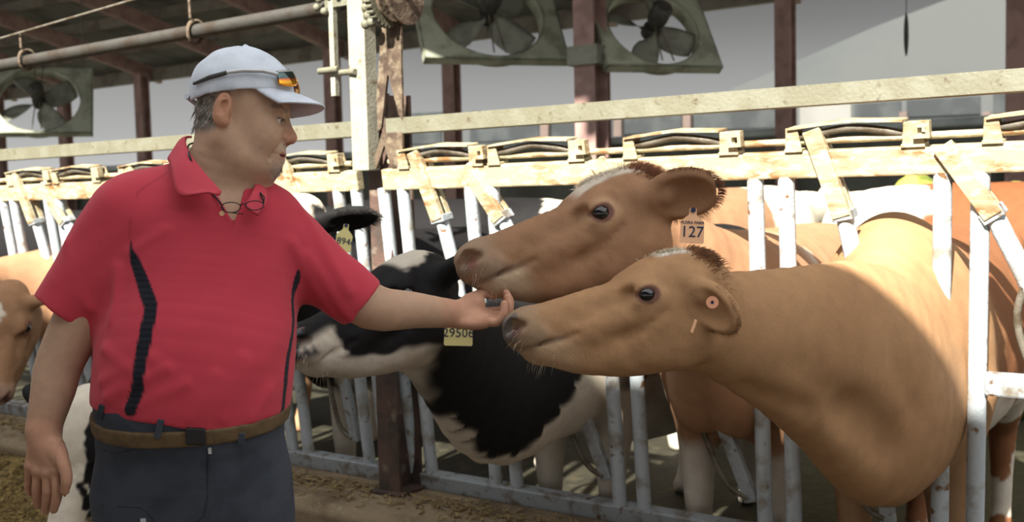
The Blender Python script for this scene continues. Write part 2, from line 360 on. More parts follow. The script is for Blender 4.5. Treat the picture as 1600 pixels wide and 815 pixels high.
# ================================================================== the feed fence
TILT = .15
def FT(s, z, d=0.0): return FP(s, TILT*(z-1.565)+d, z)       # on the fence's slightly leaning plane
fz = np.array(FP(0, TILT, 1)-FP(0, 0, 0)); fz = fz/np.linalg.norm(fz)   # up the fence
fo = np.cross(fz, fu); fo = fo/np.linalg.norm(fo)
if np.dot(fo, fn) < 0: fo = -fo                                # out of the fence, towards the alley
LOCKED = ((1.66, -.19), (1.44, -.262), (1.26, -.295), (.90, -.325), (.466, -.36))
OPEN = ((1.60, -.005), (1.40, -.135), (1.24, -.205), (.83, -.342), (.467, -.465))
def headlock(s0, s1, units, label):
    root = thing('headlock_panel', label, 'fence', FT((s0+s1)/2, .3), 'self-locking feed fence panels')
    mb = MB(); c = FT((s0+s1)/2, 1.565); mb.box(c, fu*(s1-s0)/2, fo*.022, fz*.041); mb.build('top_rail', M['galv_rail'], root, .006)
    mb = MB(); c = FT((s0+s1)/2, .335); mb.box(c, fu*(s1-s0)/2, fo*.03, fz*.034); mb.build('bottom_rail', M['galv'], root, .006)
    mb = MB(); mb.tube([FT(max(s0, s1)-.03, 1.632, .0), FT(min(s0, s1)+.03, 1.632, .0)], .011, 10); mb.build('control_rod', M['galv_rail'], root)
    for a, kind in units:
        for q_, off in ((0, 0), (1, -.098)):
            st, sb = a+off, a+off+.04
            mb = MB(); mb.tube([FT(st, 1.53, -.0), FT((st+sb)/2, .95), FT(sb, .36)], .0255, 20); mb.build('stanchion', M['paint'], root)
        if kind is None: continue
        l0, l1 = a-.13, a-.47                                    # the latch over the opening right of this pair
        for l in (l0, l1):
            mb = MB(); w_ = .03 if l == l0 else .036
            mb.prism([FT(l-w_, 1.604, .026), FT(l+w_*.7, 1.604, .026), FT(l+w_*.55, 1.672, .026), FT(l-w_*.6, 1.672, .026)], fo*.008)
            mb.prism([FT(l-w_, 1.604, -.026), FT(l+w_*.7, 1.604, -.026), FT(l+w_*.55, 1.672, -.026), FT(l-w_*.6, 1.672, -.026)], fo*.008)
            mb.box(FT(l-w_*.1, 1.609, 0), fu*w_*.9, fo*.03, fz*.005)
            mb.box(FT(l, 1.669, 0), fu*w_*.58, fo*.03, fz*.004)
            mb.build('latch_bracket', M['galv_rail'], root, .002)
        mb = MB(); mb.prism([FT(l1-.008, 1.625, .03), FT(l1-.052, 1.625, .03), FT(l1-.052, 1.672, .03), FT(l1-.02, 1.672, .03), FT(l1-.02, 1.655, .03), FT(l1-.042, 1.655, .03), FT(l1-.042, 1.635, .03), FT(l1-.008, 1.635, .03)], fo*.03)
        mb.build('latch_hook', M['galv_rail'], root)
        mb = MB(); lm = l0*.52+l1*.48
        mb.prism([FT(l0+.01, 1.676), FT(lm, 1.690), FT(l1+.02, 1.682), FT(l1+.02, 1.676), FT(lm, 1.684), FT(l0+.01, 1.670)], fo*.075)
        mb.build('latch_plate', M['galv_rail'], root)
        mb = MB(); pts = crom([FT(l0+.02, 1.645, .0), FT(l0-.05, 1.648, .01), FT(lm, 1.664, .015), FT(l1+.08, 1.652, .01), FT(l1+.03, 1.640, 0)], 6)
        mb.tube(pts, .0115, 12); mb.build('latch_arm', M['rod'], root)
        # the swinging bar of this opening: two clamp plates over the rail, a tube below, a flat foot
        pr_ = OPEN if kind == 'o' else LOCKED
        so = lambda z, d=0.0: FT(a+float(np.interp(z, [q_[0] for q_ in pr_[::-1]], [q_[1] for q_ in pr_[::-1]])), z, d)
        ztop = 1.60 if kind == 'o' else 1.662
        zft = 1.405
        for nm, dd in (('clamp_plate', .034), ('clamp_plate', -.034)):
            mb = MB(); mb.bar(so(ztop, dd), so(zft, dd), .052, .007, fo)
            e = so(ztop, dd); g_ = so(zft, dd); ax_ = (g_-e)/np.linalg.norm(g_-e); sd = np.cross(ax_, fo)
            if np.dot(sd, fu) > 0: sd = -sd
            mb.box((e+g_)/2+sd*.024-fo*.012*np.sign(dd), (g_-e)/2, fo*.012, sd*.003)
            mb.build(nm, M['galv_rail'], root, .002)
        mb = MB(); e = so(1.42); mb.bar(so(1.425), so(1.398), .062, .066, fo); mb.build('bar_tab', M['galv'], root, .003)
        mb = MB(); mb.tube([so(1.412), so(1.24), so(.90)], .026, 18); mb.build('swing_tube', M['paint'], root)
        mb = MB(); mb.bar(so(.93), so(.455), .045, .03, fo); mb.build('swing_foot', M['galv'], root, .004)
        def sr(z, ds): return so(z, .012)+fu*ds
        mb = MB(); pts = crom([sr(1.23, .0), sr(1.12, .06), sr(.98, .075), sr(.60, .078), sr(.50, .06), sr(.468, .01)], 6)
        mb.tube(pts, .0105, 10); mb.build('swing_rod', M['rod'], root)
        mb = MB(); mb.bar(FT(a-.098+.0, .925, .0), FT(a-.098-.15, .925, .0), .05, .062, fz); mb.build('pivot_arm', M['galv'], root, .008)
    return root
headlock(.585, -3.6, [(.634-.035, 'l'), (.18, 'o'), (-.365, 'o'), (-.91, 'l'), (-1.455, 'o'), (-2.0, 'l'), (-2.545, 'l')], 'grey steel headlock fence panel right of the winch post, with swinging neck bars')
headlock(3.9, .715, [(.84, None), (1.30, 'l'), (1.80, 'o'), (2.32, 'l'), (2.87, 'o'), (3.28, 'l'), (3.80, None)], 'grey steel headlock fence panel behind the man, left of the winch post')
headlock(7.3, 4.0, [(4.3, 'o'), (4.85, 'l'), (5.4, 'o'), (5.95, 'l'), (6.5, 'l'), (7.05, None)], 'grey steel headlock fence panel at the far left end')

def hpost(s, label):
    mb = MB(); z0, z1 = .30, 1.9; c = FP(s, -.10, (z0+z1)/2); h = (z1-z0)/2
    mb.box(c+fn*.066, fu*.055, fn*.008, Z*h); mb.box(c-fn*.066, fu*.055, fn*.008, Z*h); mb.box(c, fu*.006, fn*.058, Z*h)
    mb.box(FP(s, -.1, z0+.008), fu*.08, fn*.1, Z*.008)
    return tag(mb.build('fence_post', M['post_steel'], None, .003), label, 'post', 'steel posts in the fence line')
hpost(.64, 'red brown steel post in the fence below the winch')
hpost(3.92, 'brown steel post in the fence at the far left')
# upper beam of the fence
for s0, s1, lb in ((-3.4, .555, 'long galvanized beam above the fence, right of the winch post'), (.70, 7.4, 'long galvanized beam above the fence, behind the man')):
    mb = MB(); c = FP((s0+s1)/2, .0, 1.767); mb.box(c+fn*.02, fu*(s1-s0)/2, fn*.004, Z*.03)
    for z in (-.028, .028): mb.box(c-fn*.008+Z*z, fu*(s1-s0)/2, fn*.03, Z*.002)
    tag(mb.build('upper_beam', M['galv_cream']), lb, 'beam', 'beams above the fence')
# white post with its winch
wp = thing('winch_post', 'whitish galvanized post with rusty gusset and gear winch above the fence', 'post', FP(.64, 0, 1.6))
mb = MB(); mb.box(FP(.655, .03, 2.15), fu*.042, fn*.035, Z*.55); mb.build('post', M['galv_post'], wp, .004)
mb = MB(); mb.box(FP(.80, .035, 2.10), fu*.012, fn*.012, Z*.20); mb.build('side_bar', M['galv_post'], wp)
mb = MB()
mb.box(FP(.76, .035, 2.26), fu*.07, fn*.012, Z*.016); mb.build('bracket', M['galv_cream'], wp)
mb = MB(); mb.tube([FP(.86, .06, 2.0), FP(.755, .06, 2.0)], .013, 10); mb.build('cross_bolt', M['galv_cream'], wp)
mb = MB(); mb.tube([FP(.745, .06, 1.985), FP(.655, .075, 1.98)], .012, 10)
mb.build('cross_bolt', M['galv_cream'], wp)
mb = MB()
for (x, z) in ((.845, 2.28), (.80, 2.30), (.86, 2.25), (.75, 2.29), (.82, 2.23)): mb.sphere(FP(x, .06, z), .016, nu=10, nv=6)
mb.build('clamp', M['galv_cream'], wp)
# rusty gusset: two legs of an upside-down V under a plate
def G(x, y): 
    dv = P(x, y, 1)-CAM; t = (.02-np.dot(CAM-F0, fn))/np.dot(dv, fn); return CAM+t*dv
mb = MB()
mb.prism([G(596, 40), G(628, 30), G(628, 110), G(607, 118), G(594, 90)], fn*.01)
mb.prism([G(594, 90), G(607, 112), G(604, 140), G(597, 200), G(592, 206), G(590, 150)], fn*.012)
mb.prism([G(607, 112), G(628, 100), G(631, 190), G(624, 178)], fn*.012)
mb.prism([G(598, 208), G(630, 206), G(630, 262), G(612, 262), G(602, 226), G(590, 262), G(582, 262)], fn*.012)
mb.build('gusset', M['rust'], wp)
ga = FP(.50, .07, 2.235)                                          # winch gear and drum, axle along the fence
ax = fu*1.0
wv_, hv_ = fn, Z
K = 40
def disc(cn, r0, r1, th, teeth=0):
    mb = MB(); v = []; K2 = K if not teeth else teeth*4
    for off in (-th/2, th/2):
        for rr in (r0, r1):
            for i in range(K2):
                r = rr
                if teeth and rr == r1 and (i % 4) in (2, 3): r = rr*.90
                a = 2*math.pi*i/K2; v.append(cn+ax*off+r*(math.cos(a)*wv_+math.sin(a)*hv_))
    fs = []
    for i in range(K2):
        j = (i+1) % K2
        fs += [(i, j, K2+j, K2+i), (2*K2+i, 3*K2+i, 3*K2+j, 2*K2+j), (K2+i, K2+j, 3*K2+j, 3*K2+i), (i, 2*K2+i, 2*K2+j, j)]
    mb.add(v, fs); return mb
disc(ga, .058, .105, .03, 30).build('winch_gear', M['galv_cream'], wp)
disc(ga+ax*-.02, .02, .07, .012).build('gear_web', M['rust'], wp)
disc(ga-ax*.10, .012, .105, .012).build('drum_flange', M['rust'], wp)
disc(ga-ax*.035, .012, .085, .012).build('drum_flange', M['rust'], wp)
mb = MB(); mb.tube([ga-ax*.035, ga-ax*.10], .045, 24); mb.build('winch_drum', M['rust'], wp)
mb = MB(); mb.tube([ga+ax*.10, ga-ax*.13], .014, 12); mb.build('axle', M['rust'], wp)
mb = MB()
for (x, z) in ((.565, 2.18), (.575, 2.21), (.55, 2.155), (.58, 2.15), (.57, 2.24)): mb.sphere(FP(x, .09, z), .02, nu=10, nv=6)
mb.box(FP(.585, .05, 2.25), fu*.028, fn*.02, Z*.07)
mb.build('winch_pawl', M['galv_cream'], wp)
# long pipe and wire running above the fence
mb = MB(); mb.tube([FP(.82, 0, 2.255), FP(2.2, 0, 2.245), FP(4.0, 0, 2.23), FP(9, 0, 2.2)], .031, 18)
o = mb.build('overhead_pipe', M['pipe']); tag(o, 'grey brown pipe running overhead along the fence to the left', 'pipe')
mb = MB(); mb.tube([FP(1.2, .05, 2.47), FP(3.2, .05, 2.36), FP(8, .05, 2.34)], .006, 8)
tag(mb.build('support_wire', M['rod']), 'thin wire stretched above the overhead pipe', 'wire')
for s, z1, lb in ((1.66, 2.44, 'rusty wire loop holding the overhead pipe above the white cap'), (2.98, 2.375, 'rusty wire loop holding the overhead pipe by the leftmost fan')):
    mb = MB(); mb.tube([FP(s, .03, z1), FP(s-.01, .035, 2.30)], .007, 8)
    mb.tube([FP(s+.012*math.sin(a*.5), .043*math.cos(a), 2.245+.05*math.sin(a)) for a in np.linspace(0, 2*math.pi*1.6, 30)], .008, 8)
    tag(mb.build('wire_loop', M['rust']), lb, 'wire', 'wire loops on the pipe')
# ================================================================== smooth bodies from distance fields
f32 = np.float32
def smin(a, b, k):
    if k <= 0: return np.minimum(a, b)
    h = np.maximum(k-np.abs(a-b), 0)/k
    return np.minimum(a, b)-h*h*k*.25
def smax(a, b, k): return -smin(-a, -b, k)
def d_cone(p, a, b, ra, rb):
    a = np.asarray(a, f32); b = np.asarray(b, f32); ab = b-a; q = p-a
    t = np.clip((q@ab)/max(float(ab@ab), 1e-9), 0, 1)
    return np.linalg.norm(q-t[:, None]*ab, axis=1)-(ra+(rb-ra)*t)
def d_chain(p, pts, rs, n=1, k=0.0):
    if n > 1:
        c = crom([list(q)+[r] for q, r in zip(pts, rs)], n); pts, rs = c[:, :3], c[:, 3]
    d = None
    for i in range(len(pts)-1):
        e = d_cone(p, pts[i], pts[i+1], float(rs[i]), float(rs[i+1]))
        d = e if d is None else smin(d, e, k)
    return d
def d_ell(p, c, r, A=None):            # rows of A are the ellipsoid's axes
    q = p-np.asarray(c, f32)
    if A is not None: q = q@np.asarray(A, f32).T
    r = np.asarray(r, f32); k0 = np.linalg.norm(q/r, axis=1); k1 = np.linalg.norm(q/(r*r), axis=1)
    return k0*(k0-1)/np.maximum(k1, 1e-6)
def d_tube(p, pts, rh, rw, side, n=5, power=2.0):
    """tube along pts, half-height rh and half-width rw; side = width direction (one vector or one per point)"""
    side = np.asarray(side, float)
    if side.ndim == 1: side = np.tile(side, (len(pts), 1))
    c = crom([list(q)+[h, w_]+list(s_) for q, h, w_, s_ in zip(pts, rh, rw, side)], n)
    best = None
    for i in range(len(c)-1):
        a, b = c[i, :3].astype(f32), c[i+1, :3].astype(f32); ab = b-a; l2 = float(ab@ab)
        if l2 < 1e-10: continue
        q = p-a; tt = (q@ab)/l2; t = np.clip(tt, 0, 1)
        ax_ = ab/math.sqrt(l2)
        s_ = (c[i, 5:8]+c[i+1, 5:8])/2; s_ = s_-ax_*np.dot(s_, ax_); s_ = (s_/np.linalg.norm(s_)).astype(f32)
        v_ = np.cross(ax_, s_).astype(f32)
        h = c[i, 3]+(c[i+1, 3]-c[i, 3])*t; w_ = c[i, 4]+(c[i+1, 4]-c[i, 4])*t
        over = (tt-t)*math.sqrt(l2)                 # past the ends
        m_ = np.minimum(h, w_)
        x = np.abs(q@s_)/w_; y = np.abs(q@v_)/h; z = np.abs(over)/m_
        if power == 2.0: k = np.sqrt(x*x+y*y+z*z)
        else: k = np.sqrt((x**power+y**power)**(2/power)+z*z)
        d = (k-1)*m_
        best = d if best is None else np.minimum(best, d)
    return best
def field(fn_, lo, hi, h):
    lo = np.asarray(lo, float); hi = np.asarray(hi, float); B = 4
    nb_ = np.maximum(2, np.ceil((hi-lo)/(h*B)).astype(int)); n = nb_*B
    cc = [lo[i]+(np.arange(nb_[i])+.5)*h*B-.5*h for i in range(3)]
    G_ = np.stack(np.meshgrid(*cc, indexing='ij'), -1).reshape(-1, 3).astype(f32)
    cv = fn_(G_).reshape(nb_)
    near = np.abs(cv) < h*B*1.9
    out = np.repeat(np.repeat(np.repeat(cv, B, 0), B, 1), B, 2).astype(f32)
    idx = np.argwhere(near)
    o = np.stack(np.meshgrid(range(B), range(B), range(B), indexing='ij'), -1).reshape(-1, 3)
    I = (idx[:, None, :]*B+o[None]).reshape(-1, 3)
    for s_ in range(0, len(I), 400000):
        J = I[s_:s_+400000]; out[J[:, 0], J[:, 1], J[:, 2]] = fn_((lo+J*h).astype(f32))
    return out, lo
def nets(F_, lo, h):
    """naive surface nets: vertices and quads"""
    S = F_ < 0; n = np.array(F_.shape)
    acc = np.zeros(tuple(n-1)+(3,), f32); cnt = np.zeros(tuple(n-1), f32)
    quads = []
    for ax_ in range(3):
        sl0 = [slice(None)]*3; sl1 = [slice(None)]*3; sl0[ax_] = slice(0, -1); sl1[ax_] = slice(1, None)
        E_ = np.argwhere(S[tuple(sl0)] != S[tuple(sl1)])
        if len(E_) == 0: continue
        E1 = E_.copy(); E1[:, ax_] += 1
        f0 = F_[E_[:, 0], E_[:, 1], E_[:, 2]]; f1 = F_[E1[:, 0], E1[:, 1], E1[:, 2]]
        t = f0/(f0-f1); pos = E_.astype(f32); pos[:, ax_] += t
        u_, v_ = (ax_+1) % 3, (ax_+2) % 3
        cells = []
        for du, dv in ((0, 0), (-1, 0), (-1, -1), (0, -1)):
            c = E_.copy(); c[:, u_] += du; c[:, v_] += dv; cells.append(c)
            ok = np.all((c >= 0) & (c < n-1), axis=1)
            np.add.at(acc, (c[ok, 0], c[ok, 1], c[ok, 2]), pos[ok]); np.add.at(cnt, (c[ok, 0], c[ok, 1], c[ok, 2]), 1)
        ok = np.ones(len(E_), bool)
        for c in cells: ok &= np.all((c >= 0) & (c < n-1), axis=1)
        fl = f0 < 0
        Q = np.stack([np.ravel_multi_index(c[ok].T, tuple(n-1)) for c in cells], 1)
        fl = fl[ok]; Q[~fl] = Q[~fl][:, ::-1]; quads.append(Q)
    act = np.flatnonzero(cnt.ravel()); rem = np.full(cnt.size, -1); rem[act] = np.arange(len(act))
    V = acc.reshape(-1, 3)[act]/cnt.ravel()[act][:, None]*h+lo
    return V, rem[np.concatenate(quads)]
def blob(fn_, lo, hi, h, cut=None):
    """mesh of a field; cut = list of (lo, hi) boxes whose faces are left out (a finer piece covers them)"""
    F_, l = field(fn_, lo, hi, h); V, Q = nets(F_, l, h)
    if cut:
        c = V[Q].mean(1); keep = np.ones(len(Q), bool)
        for a, b in cut: keep &= ~np.all((c > np.asarray(a)) & (c < np.asarray(b)), axis=1)
        Q = Q[keep]
    us, inv = np.unique(Q.ravel(), return_inverse=True)
    return V[us], inv.reshape(-1, 4)
def relax(V, Q, n=1):
    for _ in range(n):
        a = np.zeros_like(V); c = np.zeros(len(V))
        for i in range(4):
            for j in (1, 3):
                np.add.at(a, Q[:, i], V[Q[:, (i+j) % 4]]); np.add.at(c, Q[:, i], 1)
        V = V*.5+.5*a/c[:, None]
    return V
def join(parts):
    Vs, Qs, n = [], [], 0
    for V, Q in parts: Vs.append(V); Qs.append(Q+n); n += len(V)
    return np.concatenate(Vs), np.concatenate(Qs)
def qmesh(name, V, Q, m, parent=None, col=None):
    me = bpy.data.meshes.new(name)
    me.vertices.add(len(V)); me.vertices.foreach_set('co', np.asarray(V, f32).ravel())
    k = Q.shape[1]
    me.loops.add(len(Q)*k); me.loops.foreach_set('vertex_index', Q.ravel().astype(np.int32))
    me.polygons.add(len(Q)); me.polygons.foreach_set('loop_start', np.arange(len(Q), dtype=np.int32)*k); me.polygons.foreach_set('loop_total', np.full(len(Q), k, np.int32))
    me.update(calc_edges=True); me.validate()
    if col is not None:
        at_ = me.color_attributes.new('coat', 'FLOAT_COLOR', 'POINT')
        c = np.ones((len(V), 4), f32); c[:, :3] = col; at_.data.foreach_set('color', c.ravel())
    return link(name, me, m, parent, True)
def vnoise(p, s, seed=0.0):            # smooth value noise, -1..1, vectorised
    q = p*s+seed; i = np.floor(q).astype(np.int64); f = q-i; f = f*f*(3-2*f); r = 0
    for dx in (0, 1):
        for dy in (0, 1):
            for dz in (0, 1):
                hsh = (i[:, 0]+dx)*374761393+(i[:, 1]+dy)*668265263+(i[:, 2]+dz)*2147483647
                hsh = (hsh ^ (hsh >> 13))*1274126177 & 0x7fffffff; hsh = (hsh ^ (hsh >> 16)) & 0xffff
                wgt = (f[:, 0] if dx else 1-f[:, 0])*(f[:, 1] if dy else 1-f[:, 1])*(f[:, 2] if dz else 1-f[:, 2])
                r = r+wgt*(hsh/32767.5-1)
    return r
def sstep(a, b, x): t = np.clip((x-a)/(b-a), 0, 1); return t*t*(3-2*t)
def coatmat(name, rough=.75, bump=.35, sheen=.25, scale=420, stretch=(1, 1, .35), vary=.16, sss=0.0):
    m = bpy.data.materials.new(name); m.use_nodes = True; nt = m.node_tree; N, L = nt.nodes, nt.links; b = N['Principled BSDF']
    b.inputs['Roughness'].default_value = rough; b.inputs['Specular IOR Level'].default_value = .15
    b.inputs['Sheen Weight'].default_value = sheen; b.inputs['Sheen Roughness'].default_value = .5
    a = N.new('ShaderNodeVertexColor'); a.layer_name = 'coat'
    t = N.new('ShaderNodeTexCoord'); mp = N.new('ShaderNodeMapping'); mp.inputs['Scale'].default_value = stretch; L.new(t.outputs['Object'], mp.inputs[0])
    n1 = N.new('ShaderNodeTexNoise'); n1.inputs['Scale'].default_value = scale; n1.inputs['Detail'].default_value = 3; L.new(mp.outputs[0], n1.inputs['Vector'])
    n2 = N.new('ShaderNodeTexNoise'); n2.inputs['Scale'].default_value = 22; n2.inputs['Detail'].default_value = 5; L.new(t.outputs['Object'], n2.inputs['Vector'])
    ad = N.new('ShaderNodeMath'); ad.operation = 'ADD'; L.new(n1.outputs['Fac'], ad.inputs[0]); L.new(n2.outputs['Fac'], ad.inputs[1])
    mr_ = N.new('ShaderNodeMapRange'); mr_.inputs['From Min'].default_value = .6; mr_.inputs['From Max'].default_value = 1.4
    mr_.inputs['To Min'].default_value = 1-vary; mr_.inputs['To Max'].default_value = 1+vary; L.new(ad.outputs[0], mr_.inputs['Value'])
    vm = N.new('ShaderNodeVectorMath'); vm.operation = 'SCALE'; L.new(a.outputs['Color'], vm.inputs[0]); L.new(mr_.outputs[0], vm.inputs['Scale'])
    L.new(vm.outputs[0], b.inputs['Base Color'])
    bp = N.new('ShaderNodeBump'); bp.inputs['Strength'].default_value = bump; bp.inputs['Distance'].default_value = .003
    L.new(n1.outputs['Fac'], bp.inputs['Height']); L.new(bp.outputs[0], b.inputs['Normal'])
    if sss: b.inputs['Subsurface Weight'].default_value = sss; b.inputs['Subsurface Radius'].default_value = (.02, .007, .004); b.inputs['Subsurface Scale'].default_value = .4
    return m
def basis(x, up):                      # rows: forward x, left y, up z
    x = np.asarray(x, float); x = x/np.linalg.norm(x); y = np.cross(up, x); y /= np.linalg.norm(y); return np.array([x, y, np.cross(x, y)])
def unit(v): v = np.asarray(v, float); return v/np.linalg.norm(v)
# ================================================================== cows
M['coat'] = coatmat('cow_coat', sheen=0)
M['eye'] = mat('cow_eye', (.004, .003, .004), .04, spec=.7)
M['tag_yellow'] = mat('yellow_tag', lin((226, 216, 150)), .5)
M['tag_salmon'] = mat('salmon_tag', lin((236, 186, 146)), .5)
M['ink'] = mat('tag_ink', lin((34, 44, 72)), .6)
M['button'] = mat('tag_button', lin((226, 160, 128)), .5)
M['hair_red'] = mat('red_brown_hair', lin((136, 88, 60)), .7, var=lin((104, 64, 42)), scale=40)
M['hair_white'] = mat('white_hair', lin((222, 212, 194)), .7, var=lin((180, 166, 140)), scale=40)
M['hair_tan'] = mat('tan_hair', lin((140, 98, 64)), .7, var=lin((104, 70, 44)), scale=40)
M['hair_black'] = mat('black_hair', lin((34, 30, 28)), .7, var=lin((60, 54, 48)), scale=40)
WHITE = np.array([.60, .54, .45]); BLACK = np.array([.009, .0085, .009]); PINK = np.array([.38, .20, .15])
BROWN = np.array([.27, .148, .082]); TAN = np.array([.35, .200, .102]); DKBROWN = np.array([.15, .055, .022])

def head_sdf(q, ears, mouth=True):
    pts = [(-.165, 0, -.02), (-.11, 0, -.03), (-.03, 0, -.04), (.05, 0, -.04), (.13, 0, -.03), (.21, 0, -.02), (.275, 0, -.008), (.312, 0, .0)]
    d = d_tube(q, pts, [.075, .098, .106, .100, .087, .075, .061, .047], [.075, .092, .098, .083, .067, .057, .057, .054], (0, 1, 0), 3, 2.5)
    ya = np.abs(q[:, 1]); qa = np.stack([q[:, 0], ya, q[:, 2]], 1)
    d = smin(d, d_chain(qa, [(-.10, .035, -.125), (.0, .030, -.145), (.10, .018, -.138), (.20, .008, -.105), (.262, .0, -.070)], [.060, .052, .042, .034, .029], 2), .05)
    d = smin(d, d_ell(qa, (-.050, .052, -.105), (.095, .040, .088)), .04)          # cheek
    d = smin(d, d_ell(qa, (.085, .046, -.045), (.10, .026, .018)), .04)             # cheek bone ridge
    d = smin(d, d_ell(q, (.304, 0, .006), (.044, .066, .050)), .03)                # muzzle pad
    d = smin(d, d_ell(qa, (.286, .036, -.018), (.042, .028, .028)), .03)           # upper lip
    d = smin(d, d_ell(q, (.280, 0, -.064), (.042, .042, .024)), .022)              # chin
    d = smin(d, d_ell(q, (-.135, 0, .030), (.055, .060, .042)), .05)               # poll
    d = smin(d, d_ell(q, (-.06, 0, .040), (.085, .066, .044)), .05)                # forehead
    d = smin(d, d_ell(qa, (.002, .080, .024), (.055, .024, .024)), .03)            # brow
    d = smin(d, d_ell(qa, (.0, .088, -.002), (.040, .022, .030)), .025)            # lids
    d = smax(d, -d_ell(qa, (.002, .1185, -.001), (.0235, .022, .0150)), .008)      # eye opening
    d = smin(d, d_chain(qa, [(.345, .028, .024), (.334, .044, .034), (.312, .053, .030), (.305, .053, .012)], [.010, .012, .011, .008], 3), .012)  # nostril wing
    d = smax(d, -d_chain(qa, [(.354, .032, .010), (.338, .050, .019), (.316, .064, .014)], [.010, .0165, .009], 3), .010)
    if mouth:
        d = smax(d, -d_chain(qa, [(.330, .0, -.038), (.314, .036, -.039), (.280, .053, -.043), (.235, .058, -.048), (.190, .064, -.044)], [.005, .005, .005, .004, .002], 3), .012)
    d = smax(d, -d_ell(qa, (.070, .088, .012), (.045, .016, .016)), .03)            # hollow before the eye
    d = smax(d, -d_ell(qa, (-.075, .112, .018), (.035, .018, .024)), .03)           # temple
    d = smin(d, d_chain(qa, [(.028, .098, .014), (.004, .106, .023), (-.024, .103, .016)], [.003, .004, .003], 2), .008)   # lid fold
    d = smax(d, -d_chain(qa, [(-.035, .104, -.05), (.03, .092, -.075), (.09, .074, -.085)], [.004, .005, .003], 2), .03)
    d = smax(d, -d_chain(qa, [(.262, .062, .03), (.255, .068, .0), (.235, .068, -.025)], [.002, .004, .002], 2), .02)
    d = d+(.0022*vnoise(q, 26.0, 3)+.0010*vnoise(q, 70.0, 9)).astype(f32)
    for sd, dr, fc, L_, W_ in ears:
        e1 = unit(dr); e3 = unit(np.asarray(fc)-e1*np.dot(fc, e1)); e2 = np.cross(e3, e1); A = np.array([e1, e2, e3])
        b0 = np.array([-.115, .082*sd, -.004]); c = b0+e1*(L_*.56)
        d = smin(d, d_cone(q, b0, b0+e1*L_*.3, .036, .028), .03)
        e = d_ell(q, c, (L_*.52, W_*.5, .031), A)
        e = smax(e, -d_ell(q, c+e3*.036+e1*.004, (L_*.46, W_*.42, .036), A), .008)
        d = smin(d, e, .022)
    return d
def body_sdf(q, belly=0.0, back=True):
    d = d_tube(q, [(.30, 0, .99), (.12, 0, .99), (-.25, 0, .97-belly*.5), (-.65, 0, .95-belly*.5), (-1.0, 0, 1.0-belly*.3), (-1.25, 0, 1.07), (-1.40, 0, 1.12)],
               [.20, .33, .37+belly*.5, .385+belly*.5, .34+belly*.3, .26, .18], [.13, .215, .28, .325, .29, .24, .17], (0, 1, 0), 3, 2.2)
    ya = np.abs(q[:, 1]); qa = np.stack([q[:, 0], ya, q[:, 2]], 1)
    d = smin(d, d_ell(qa, (.06, .12, .95), (.17, .13, .30)), .10)                    # shoulder
    d = smin(d, d_ell(qa, (.26, .07, .82), (.12, .085, .15)), .08)                    # brisket and point of the shoulder
    d = smin(d, d_chain(qa, [(.06, .155, .85), (.05, .15, .68), (.08, .14, .42), (.07, .14, .14), (.10, .14, .035)], [.12, .085, .055, .037, .050], 2), .05)
    d = smin(d, d_chain(qa, [(-1.14, .17, .98), (-1.02, .18, .70), (-1.22, .165, .48), (-1.19, .165, .14), (-1.15, .165, .035)], [.18, .115, .058, .040, .052], 2), .06)
    d = smin(d, d_ell(q, (-.93, 0, .60), (.20, .16, .11)), .07)
    d = smin(d, d_ell(qa, (-1.08, .20, 1.24), (.08, .05, .06)), .08)                  # hip bone
    d = smin(d, d_chain(q, [(-1.44, 0, 1.22), (-1.53, 0, 1.05), (-1.52, 0, .70), (-1.50, 0, .42)], [.035, .028, .024, .045], 3), .03)
    return smax(d, -(q[:, 2]-.0), .0)
